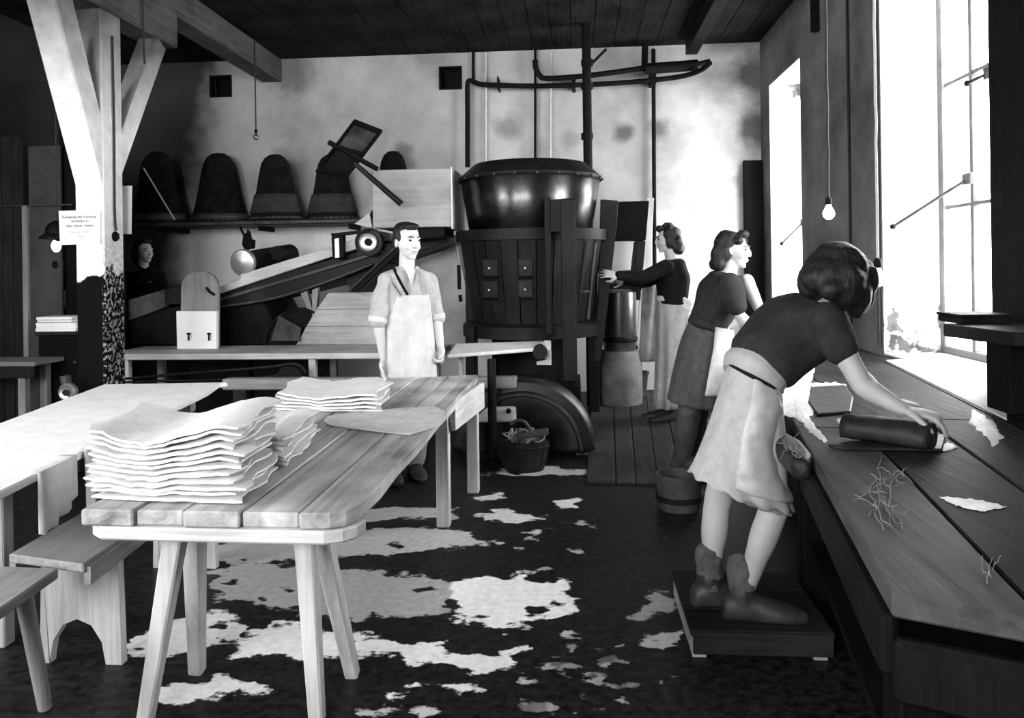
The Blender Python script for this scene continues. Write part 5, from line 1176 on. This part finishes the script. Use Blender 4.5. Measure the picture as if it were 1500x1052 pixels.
hair_cap(t, g, M, 1.06, [((0, -.030, .055), (.078, .088, .074)), ((0, .020, .098), (.060, .066, .026)), ((.066, -.015, .030), (.014, .042, .040)), ((-.066, -.015, .030), (.014, .042, .040)), ((0, -.085, .0), (.062, .032, .07)), ((.02, .055, .098), (.040, .030, .020))], 1, .005, .005)
mb = MB(); torso(mb, hip, waist, chest, top, neck, None, s, (.165, .155, .178, .155), (.125, .115, .13, .095), .014)
for S_, E_ in ((RS, RE), (LS, LE)): mb.tube([S_, S_.lerp(E_, .4), S_.lerp(E_, 1.02)], [.062, .066, .063], 18, smooth=4, dome=True)
cloth('shirt', mb, 'cloth_shirt', t, .007, .014, 12, 3, 2)
for S_, E_ in ((RS, RE), (LS, LE)): obj('cuff', MB().tube([S_.lerp(E_, .93), S_.lerp(E_, 1.10)], [.070, .066], 18), 'cloth_white', t, smooth=50, bevel=.01, seg=2)
# collar flaps and open neck
cN = V(top).lerp(neck, .45)
for q in (1, -1):
    a = cN+s*q*.052+fb*.035+V((0, 0, .035)); b = cN+s*q*.015+fb*.100+V((0, 0, -.055)); c = cN+s*q*.085+fb*.085+V((0, 0, -.045)); d_ = cN+s*q*.085-fb*.02+V((0, 0, .03))
    obj('collar', MB().prism([a, b, c, d_], fb*.012), 'cloth_shirt', t, bevel=.003)
obj('open_neck', MB().prism([cN+s*.034+fb*.095+V((0, 0, .015)), cN-s*.034+fb*.095+V((0, 0, .015)), V(chest)+fb*.145+V((0, 0, .055))], fb*.006), 'skin_man', t)
mb = MB(); mb.tube([hip+V((0, 0, .12)), hip+V((0, 0, -.05))], [.15, .16], 20, dome=True)
for a, b, c in ((hip+s*.08, kR, fR), (hip-s*.08, kL, fL)): mb.tube([a+h0, V(a).lerp(b, .5), b, V(b).lerp(c, .5), V(c)+V((0, 0, .03))], [.105, .098, .085, .08, .078], 18, smooth=3, dome=True)
cloth('trousers', mb, 'cloth_mid', t, .010, .008, 8, 5)
for A_ in (fR, fL): mb = MB(); foot(mb, A_, fb, 1.0, .010, .24); cloth('shoe', mb, 'leather', t, .007, 0)
# apron: bib and skirt wrapped round the front
def apron(cols, mat, par, name='apron', nu=24, fold=.006):
    """cols: list of (centre, side vec, forward vec, half width, front bulge, wrap)"""
    R = []; C = crv([c for c, *_ in cols], [w for _, _, _, w, _, _ in cols], 4); Dp = crv([c for c, *_ in cols], [d for *_, d, _ in cols], 4)[1]; Wp = crv([c for c, *_ in cols], [w for *_, w in cols], 4)[1]
    for i, (c, hw, dp, wr) in enumerate(zip(C[0], C[1], Dp, Wp)):
        q = i/(len(C[0])-1); row = []
        for j in range(nu+1):
            u = 2*j/nu-1; an = u*wr
            row.append(c+cols[0][1]*hw*sin(an)/sin(wr)+cols[0][2]*(dp*cos(an)+fold*q*sin(u*9+q*3)+.5*fold*sin(u*21)*q))
        R.append(row)
    return obj(name, MB().rings(R, False, False), mat, par, smooth=70, solid=.005)
bb = PY(603, 432, Y); F2 = V((.30, -.95, 0)).normalized(); S2 = F2.cross(UP)
cols = [(PY(602, 431, Y), S2, F2, .105, .165, .7), (PY(600, 450, Y), S2, F2, .130, .168, .9), (PY(598, 470, Y), S2, F2, .155, .166, 1.15), (PY(599, 500, Y), S2, F2, .168, .172, 1.2), (PY(600, 550, Y), S2, F2, .175, .18, 1.2), (PY(600, 618, Y), S2, F2, .18, .185, 1.15)]
apron(cols, 'cloth_white', t)
for (u0, v0, u1, v1, mat, w) in ((575, 388, 597, 432, 'cloth_black', .011), (566, 398, 586, 434, 'cloth_light', .010), (614, 397, 622, 432, 'cloth_light', .010)):
    a, b = PY(u0, v0, Y-.06), PY(u1, v1, Y-.175); m_ = a.lerp(b, .45)+V((0, -.030, .0)); obj('strap', MB().tube([a, m_, b], w, 8, smooth=4, flat=.5), mat, t, smooth=60, label='black strap' if mat == 'cloth_black' else None)

# ---------------- the woman bending over the bench in front
fb = V((1, .12, 0)).normalized(); s = fb.cross(UP); Y = 2.98
hip, waist, chest, top, neck, hd = PY(1104, 545, Y), PY(1128, 517, Y+.02), PY(1163, 484, Y+.05), PY(1194, 465, Y+.06), PY(1212, 450, Y+.06), PY(1229, 413, Y+.07)
RS, RE, RW = PY(1212, 474, Y-.13), PY(1264, 566, Y-.20), PY(1322, 600, Y-.27); LS, LE, LW = PY(1216, 474, Y+.22), PY(1254, 548, Y+.20), PY(1298, 586, Y+.06)
A1, A2 = PY(1040, 846, 3.04), PY(1087, 850, 2.93); A1.z = A2.z = .185
K1, K2 = PY(1050, 742, 3.05), PY(1134, 745, 2.90)
t = thing('woman', 'woman in dark blouse and pale skirt bending over the bench, nearest to us', 'person', (hip.x, Y, .10))
mb = MB(); torso(mb, hip, waist, chest, top, neck, hd, s, (.148, .128, .160, .155), (.115, .10, .115, .09)); fh = V((.62, .62, -.45)); uh = V((.40, .25, .9)); g, M = head(mb, hd, fh, 1.02, uh)
arm(mb, RS, RE, RW, .92); arm(mb, LS, LE, LW, .92)
hand(mb, RW, (.85, -.28, -.16), (-.05, .1, -1), -1, .98, .55); hand(mb, LW, (.82, -.30, -.18), (-.05, .1, -1), 1, .98, .55)
leg(mb, hip-s*.068+V((0, 0, -.04)), K1, A1, .92); leg(mb, hip+s*.068+V((0, 0, -.04)), K2, A2, .92); foot(mb, A1, fb, 1.0); foot(mb, A2, (1, -.1, 0), 1.0)
remesh(obj('body', mb, 'skin', t), .006, 2); face_parts(t, g, M, 1.02)
hair_cap(t, g, M, 1.02, [((0, -.030, .040), (.104, .125, .100)), ((.06, -.055, -.03), (.066, .085, .095)), ((-.05, -.07, -.03), (.062, .075, .085)), ((.082, .02, -.04), (.036, .066, .085)), ((-.074, .0, -.045), (.032, .055, .075)), ((0, -.120, -.030), (.08, .05, .07)), ((0, .055, .098), (.072, .060, .036)), ((.078, .062, .03), (.026, .050, .07)), ((.05, -.115, -.080), (.045, .04, .04)), ((.085, .075, -.03), (.018, .03, .06))], 2, .007, .007)
mb = MB(); torso(mb, waist+(waist-chest)*.35, waist.lerp(chest, .25), chest, top, neck, None, s, (.150, .150, .172, .170), (.115, .115, .125, .10), .014)
mb.tube([chest.lerp(RS, .62), RS, RS.lerp(RE, .15), RS.lerp(RE, .36)], [.085, .072, .068, .066], 18, smooth=4, dome=True); mb.tube([LS, LS.lerp(LE, .36)], [.076, .068], 18, smooth=1, dome=True)
# puff where the near sleeve meets the shoulder
cloth('blouse', mb, 'cloth_dark', t, .008, .016, 7, 7, 4)
obj('collar', MB().tube([PY(u, v, Y-.02) for u, v in ((1206, 449), (1216, 446), (1228, 440))], [.010, .016, .012], 8, smooth=3, dome=True, flat=.6), 'cloth_white', t, smooth=60, label='white collar edge')
def pq(u, v): return PY(u, v, Y)
skirt([(pq(1070, 532), pq(1140, 571), .130), (pq(1057, 572), pq(1141, 596), .165), (pq(1041, 622), pq(1130, 645), .18), (pq(1026, 662), pq(1142, 694), .19), (pq(1012, 690), pq(1160, 738), .195)], (0, 1, 0), 'cloth_light', t, pleat=.006, hem=.014)
skirt([(pq(1055, 690), pq(1140, 720), .13), (pq(1072, 722), pq(1161, 745), .14)], (0, 1, 0), 'cloth_mid', t, 'petticoat', pleat=.006, hem=.004)
skirt([(pq(1090, 517), pq(1164, 545), .118), (pq(1079, 525), pq(1154, 560), .128), (pq(1070, 532), pq(1141, 571), .136)], (0, 1, 0), 'cloth_light', t, 'waistband', pleat=.002, npl=5)
b_, f_ = pq(1069, 533), pq(1142, 572); obj('belt', MB().tube([(b_+f_)/2+(f_-b_)/2*1.01*cos(2*pi*j/32)+V((0, .137, 0))*sin(2*pi*j/32) for j in range(33)], .008, 8), 'cloth_black', t, smooth=60)
# wet apron front, glossy and creased
mb = MB(); nu, nv = 22, 26
def apf(u, v):
    b0, f0 = pq(1092, 545), pq(1145, 576); b1, f1 = pq(1062, 700), pq(1161, 720)
    rr = [(1070, 532, 1140, 571, .130), (1057, 572, 1141, 596, .165), (1041, 622, 1130, 645, .18), (1026, 662, 1142, 694, .19), (1016, 684, 1156, 728, .194)]
    q = v*3.9; i = min(int(q), 3); w = q-i; L = [rr[i][m]*(1-w)+rr[i+1][m]*w for m in range(5)]
    b, f = pq(L[0], L[1]), pq(L[2], L[3]); c = (b+f)/2; x = (f-b)/2; an = -1.9+2.3*u
    bump = 1.065+.03*mnoise.noise(V((u*5, v*11, 3)))+.05*mnoise.noise(V((u*4+v*7, v*3-u*5, 8)))*(1 if v < .6 else .4)
    return c+x*cos(an)*bump+V((0, L[4], 0))*sin(an)*bump
mb.grid(apf, nu, nv); obj('apron', mb, 'apron_wet' if 'apron_wet' in MATS else mk('apron_wet', 'plain', (.28, .42), 22, .42, .2, spec=.5), t, smooth=70, solid=.004)
for A_, f_ in ((A1, fb), (A2, V((1, -.1, 0)))):
    mb = MB(); mb.tube([A_+V((0, 0, -.01)), A_+V((0, 0, .05)), A_+V((-.005, 0, .09))], [.050, .049, .046], 16, dome=True); mb.tube([A_+V((-.004, 0, .085)), A_+V((-.006, 0, .105))], [.051, .050], 16, dome=True); cloth('sock', mb, 'sock', t, .007, .005, 34, 2)
    mb = MB(); foot(mb, A_, f_, 1.04, .013, .205); cloth('boot', mb, 'leather', t, .007, .003, 14, 4)

# ---------------- the second woman, looking to the window
fb = V((.93, -.28, 0)).normalized(); s = fb.cross(UP); Y = 5.4
hip, waist, chest, top, neck, hd = PY(1030, 503, Y), PY(1038, 474, Y), PY(1052, 436, Y), PY(1064, 410, Y), PY(1068, 396, Y), PY(1075, 367, Y)
RS, RE, RW = PY(1068, 417, Y-.17), PY(1084, 463, Y-.20), PY(1112, 490, Y-.22); LS, LE, LW = PY(1094, 412, Y+.14), PY(1113, 455, Y+.12), PY(1124, 492, Y+.0)
A1, A2 = PY(1000, 683, Y), PY(1012, 683, Y+.18); A1.z = A2.z = .09; K1, K2 = PY(1012, 598, Y-.06), PY(1022, 596, Y+.15)
t = thing('woman', 'woman with rolled dark hair and short puffed sleeves gazing toward the window', 'person', (hip.x, Y, 0))
mb = MB(); torso(mb, hip, waist, chest, top, neck, hd, s, (.140, .118, .155, .155), (.11, .095, .12, .09)); fh = V((.92, -.42, -.10)); g, M = head(mb, hd, fh, 1.04)
arm(mb, RS, RE, RW, .92); arm(mb, LS, LE, LW, .98); hand(mb, RW, (.7, -.1, -.25), (0, .3, -1), -1, .95, .3); hand(mb, LW, (.6, -.3, -.25), (0, .3, -1), 1, .95, .5)
leg(mb, hip+s*.066+V((0, 0, -.03)), K1, A1, .92); leg(mb, hip-s*.066+V((0, 0, -.03)), K2, A2, .92); foot(mb, A1, fb); foot(mb, A2, fb)
remesh(obj('body', mb, 'skin_pale', t), .006, 2); face_parts(t, g, M, 1.04)
hair_cap(t, g, M, 1.04, [((0, -.040, .050), (.086, .095, .082)), ((.05, -.075, -.03), (.05, .06, .085)), ((-.05, -.075, -.03), (.05, .06, .085)), ((.055, -.075, -.095), (.05, .05, .045)), ((-.055, -.075, -.095), (.05, .05, .045)), ((0, -.11, -.09), (.06, .045, .05)), ((0, .050, .112), (.050, .038, .028)), ((.068, -.03, -.02), (.022, .035, .06)), ((-.068, -.03, -.02), (.022, .035, .06)), ((.055, .035, .065), (.026, .035, .03)), ((-.055, .035, .065), (.026, .035, .03))], 5, .008, .006)
mb = MB(); torso(mb, waist+(waist-chest)*.15, waist, chest, top, neck, None, s, (.15, .14, .17, .168), (.12, .115, .135, .10), .016)
for S_, E_ in ((RS, RE),): mb.tube([S_+V((0, 0, .01)), S_.lerp(E_, .3), S_.lerp(E_, .72)], [.075, .088, .066], 18, smooth=4, dome=True)
cloth('blouse', mb, 'cloth_dark', t, .008, .014, 9, 9, 3)
obj('cuff', MB().tube([RS.lerp(RE, .70), RS.lerp(RE, .80)], [.062, .058], 16), 'cloth_mid', t, smooth=50)
def pq(u, v, y=Y): return PY(u, v, y)
skirt([(pq(1010, 470), pq(1068, 482), .125), (pq(998, 500), pq(1070, 512), .165), (pq(987, 545), pq(1062, 555), .19), (pq(979, 586), pq(1054, 598), .20)], (0, 1, 0), 'cloth_dark2' if 'cloth_dark2' in MATS else mk('cloth_dark2', 'plain', (.035, .07), 22, .85, .25, spec=.2), t, pleat=.007, npl=11)
mb = MB()
def apf(u, v):
    rr = [(1010, 470, 1070, 482, .130), (998, 500, 1072, 512, .170), (987, 545, 1064, 555, .195), (982, 570, 1060, 578, .2)]
    q = v*2.9; i = min(int(q), 2); w = q-i; L = [rr[i][m]*(1-w)+rr[i+1][m]*w for m in range(5)]
    b, f = pq(L[0], L[1]), pq(L[2], L[3]); c = (b+f)/2; x = (f-b)/2; an = -1.5+2.2*u; bump = 1.12+.03*mnoise.noise(V((u*5, v*8, 1)))
    return c+x*cos(an)*bump+V((0, L[4], 0))*sin(an)*bump
mb.grid(apf, 18, 18); obj('apron', mb, 'apron_wet', t, smooth=70, solid=.004)
q = [(pq(1010, 466), pq(1068, 479), .132), (pq(1009, 472), pq(1068, 485), .134)]; skirt(q, (0, 1, 0), 'cloth_mid', t, 'waistband', pleat=0)
for K_, A_ in ((K1, A1), (K2, A2)):
    mb = MB(); mb.tube([K_.lerp(A_, .10), K_.lerp(A_, .4), K_.lerp(A_, .8), A_+V((0, 0, -.02))], [.085, .080, .066, .062], 18, smooth=4, dome=True); foot(mb, A_, fb, 1.08, .016, .22); cloth('rubber_boot', mb, 'rubber', t, .008, .006, 9, 6)

# ---------------- the far woman reaching to the vat
fb = V((-1, -.12, 0)).normalized(); s = fb.cross(UP); Y = 7.15
hip, waist, chest, top, neck, hd = PY(984, 462, Y), PY(986, 438, Y), PY(986, 410, Y), PY(984, 388, Y), PY(983, 376, Y), PY(977, 351, Y)
LS, LE, LW = PY(976, 392, Y-.17), PY(942, 407, Y-.26), PY(906, 404, Y-.30); RS, RE, RW = PY(978, 394, Y+.15), PY(950, 412, Y+.10), PY(915, 412, Y-.0)
t = thing('woman', 'woman in black sweater and long pale apron reaching toward the vat', 'person', (hip.x, Y, 0))
A1, A2 = V((hip.x+.02, Y-.09, .09)), V((hip.x-.03, Y+.09, .09)); K1, K2 = V((hip.x-.01, Y-.09, .48)), V((hip.x-.02, Y+.09, .48))
mb = MB(); torso(mb, hip, waist, chest, top, neck, hd, s, (.140, .118, .16, .155), (.11, .095, .12, .09)); fh = V((-.93, -.12, -.1)); g, M = head(mb, hd, fh, 1.0)
arm(mb, LS, LE, LW, .92); arm(mb, RS, RE, RW, .92); hand(mb, LW, (-1, -.05, .22), (-.2, .6, -.4), 1, 1.0, .2, .3); hand(mb, RW, (-1, 0, .1), (-.2, -.4, -.4), -1, .95, .3)
leg(mb, hip-s*.066+V((0, 0, -.03)), K1, A1, .92); leg(mb, hip+s*.066+V((0, 0, -.03)), K2, A2, .92); foot(mb, A1, fb); foot(mb, A2, fb); remesh(obj('body', mb, 'skin_pale', t), .007, 2); face_parts(t, g, M, 1.0)
hair_cap(t, g, M, 1.0, [((0, -.035, .045), (.088, .10, .084)), ((.045, -.075, -.05), (.055, .06, .09)), ((-.045, -.075, -.05), (.055, .06, .09)), ((0, -.10, -.09), (.07, .05, .06)), ((.066, -.01, -.02), (.028, .045, .07)), ((-.066, -.01, -.02), (.028, .045, .07)), ((0, .055, .105), (.055, .04, .03)), ((.0, -.02, .125), (.04, .05, .03))], 8, .010, .007)
mb = MB(); torso(mb, waist+(waist-chest)*.2, waist, chest, top, neck, None, s, (.15, .14, .172, .168), (.12, .115, .13, .10), .016)
mb.tube([LS, LS.lerp(LE, .5), LE, LE.lerp(LW, .5), LE.lerp(LW, .95)], [.072, .066, .058, .052, .046], 16, smooth=4, dome=True); mb.tube([RS, RE, RE.lerp(RW, .9)], [.07, .056, .046], 16, smooth=3, dome=True)
cloth('sweater', mb, 'cloth_black', t, .009, .008, 10, 11)
pq = lambda u, v: PY(u, v, Y)
skirt([(pq(1008, 437), pq(963, 437), .13), (pq(1010, 470), pq(962, 470), .165), (pq(1006, 530), pq(962, 530), .175), (pq(1000, 593), pq(960, 597), .18)], (0, 1, 0), 'cloth_light', t, 'apron', pleat=.016, npl=9)
q = [(pq(1008, 433), pq(962, 433), .136), (pq(1009, 440), pq(962, 440), .138)]; skirt(q, (0, 1, 0), 'cloth_white', t, 'apron_tie', pleat=0)
obj('bow', MB().tube([PY(u, v, Y-.13) for u, v in ((1000, 437), (1010, 444), (1005, 452), (998, 440), (1012, 456))], .010, 8, smooth=4, flat=1.8), 'cloth_white', t, smooth=60)
for A_ in (A1, A2): mb = MB(); foot(mb, A_, fb, 1.05, .012, .22); mb.tube([A_, A_+V((0, 0, .12))], [.05, .052], 14, dome=True); cloth('boot', mb, 'leather', t, .008, 0)

# ---------------- the dark haired woman behind the machine at the left
fb = V((.80, -.60, 0)).normalized(); s = fb.cross(UP); Y = 8.0
hip, waist, chest, top, neck, hd = PY(214, 488, Y), PY(213, 455, Y), PY(212, 425, Y), PY(211, 403, Y), PY(210, 392, Y), PY(211, 369, Y)
RS, RE, RW = PY(189, 408, Y-.1), PY(188, 440, Y-.12), PY(200, 462, Y-.13); LS, LE, LW = PY(233, 406, Y+.06), PY(239, 438, Y+.0), PY(232, 464, Y-.1)
t = thing('woman', 'black haired woman in dark coat standing behind the machine at the left', 'person', (hip.x, Y, 0))
A1, A2 = V((hip.x-.06, Y-.03, .09)), V((hip.x+.06, Y+.03, .09)); K1, K2 = V((hip.x-.06, Y-.05, .48)), V((hip.x+.06, Y+.02, .48))
mb = MB(); torso(mb, hip, waist, chest, top, neck, hd, s, (.140, .118, .16, .155), (.11, .095, .12, .09)); fh = V((.92, -.42, 0)); g, M = head(mb, hd, fh, 1.05)
arm(mb, RS, RE, RW, .92); arm(mb, LS, LE, LW, .92); hand(mb, RW, (.5, -.4, -.6), (0, .3, -1), -1, .95, .4); hand(mb, LW, (-.2, -.6, -.5), (0, .3, -1), 1, .95, .4)
leg(mb, hip+s*.066+V((0, 0, -.03)), K1, A1, .92); leg(mb, hip-s*.066+V((0, 0, -.03)), K2, A2, .92); foot(mb, A1, fb); foot(mb, A2, fb); remesh(obj('body', mb, 'skin_man', t), .007, 2); face_parts(t, g, M, 1.05)
hair_cap(t, g, M, 1.05, [((0, -.040, .050), (.088, .098, .084)), ((.05, -.065, -.02), (.05, .06, .09)), ((-.05, -.065, -.02), (.05, .06, .09)), ((0, -.10, -.06), (.07, .05, .07)), ((.068, -.015, -.005), (.026, .045, .07)), ((-.068, -.015, -.005), (.026, .045, .07)), ((0, .050, .108), (.055, .04, .03))], 12, .008, .007)
mb = MB(); torso(mb, hip, waist, chest, top, neck, None, s, (.165, .155, .178, .172), (.13, .12, .14, .10), .018)
for S_, E_, W_ in ((RS, RE, RW), (LS, LE, LW)): mb.tube([S_, S_.lerp(E_, .5), E_, E_.lerp(W_, .9)], [.074, .07, .062, .05], 16, smooth=4, dome=True)
mb.tube([hip, (hip.x, Y, .45)], [.18, .24], 24, dome=True); cloth('coat', mb, 'cloth_black', t, .010, .008, 9, 13)
obj('button', MB().ell(PY(220, 413, Y-.17), (.012, .012, .012), n=8, m=5), 'cloth_mid', t)
obj('collar', MB().tube([PY(203, 391, Y-.09), PY(212, 396, Y-.12), PY(219, 392, Y-.10)], .016, 8, smooth=3), 'cloth_dark', t, smooth=60)
for A_ in (A1, A2): mb = MB(); foot(mb, A_, fb, 1.05, .012, .22); cloth('boot', mb, 'leather', t, .008, 0)
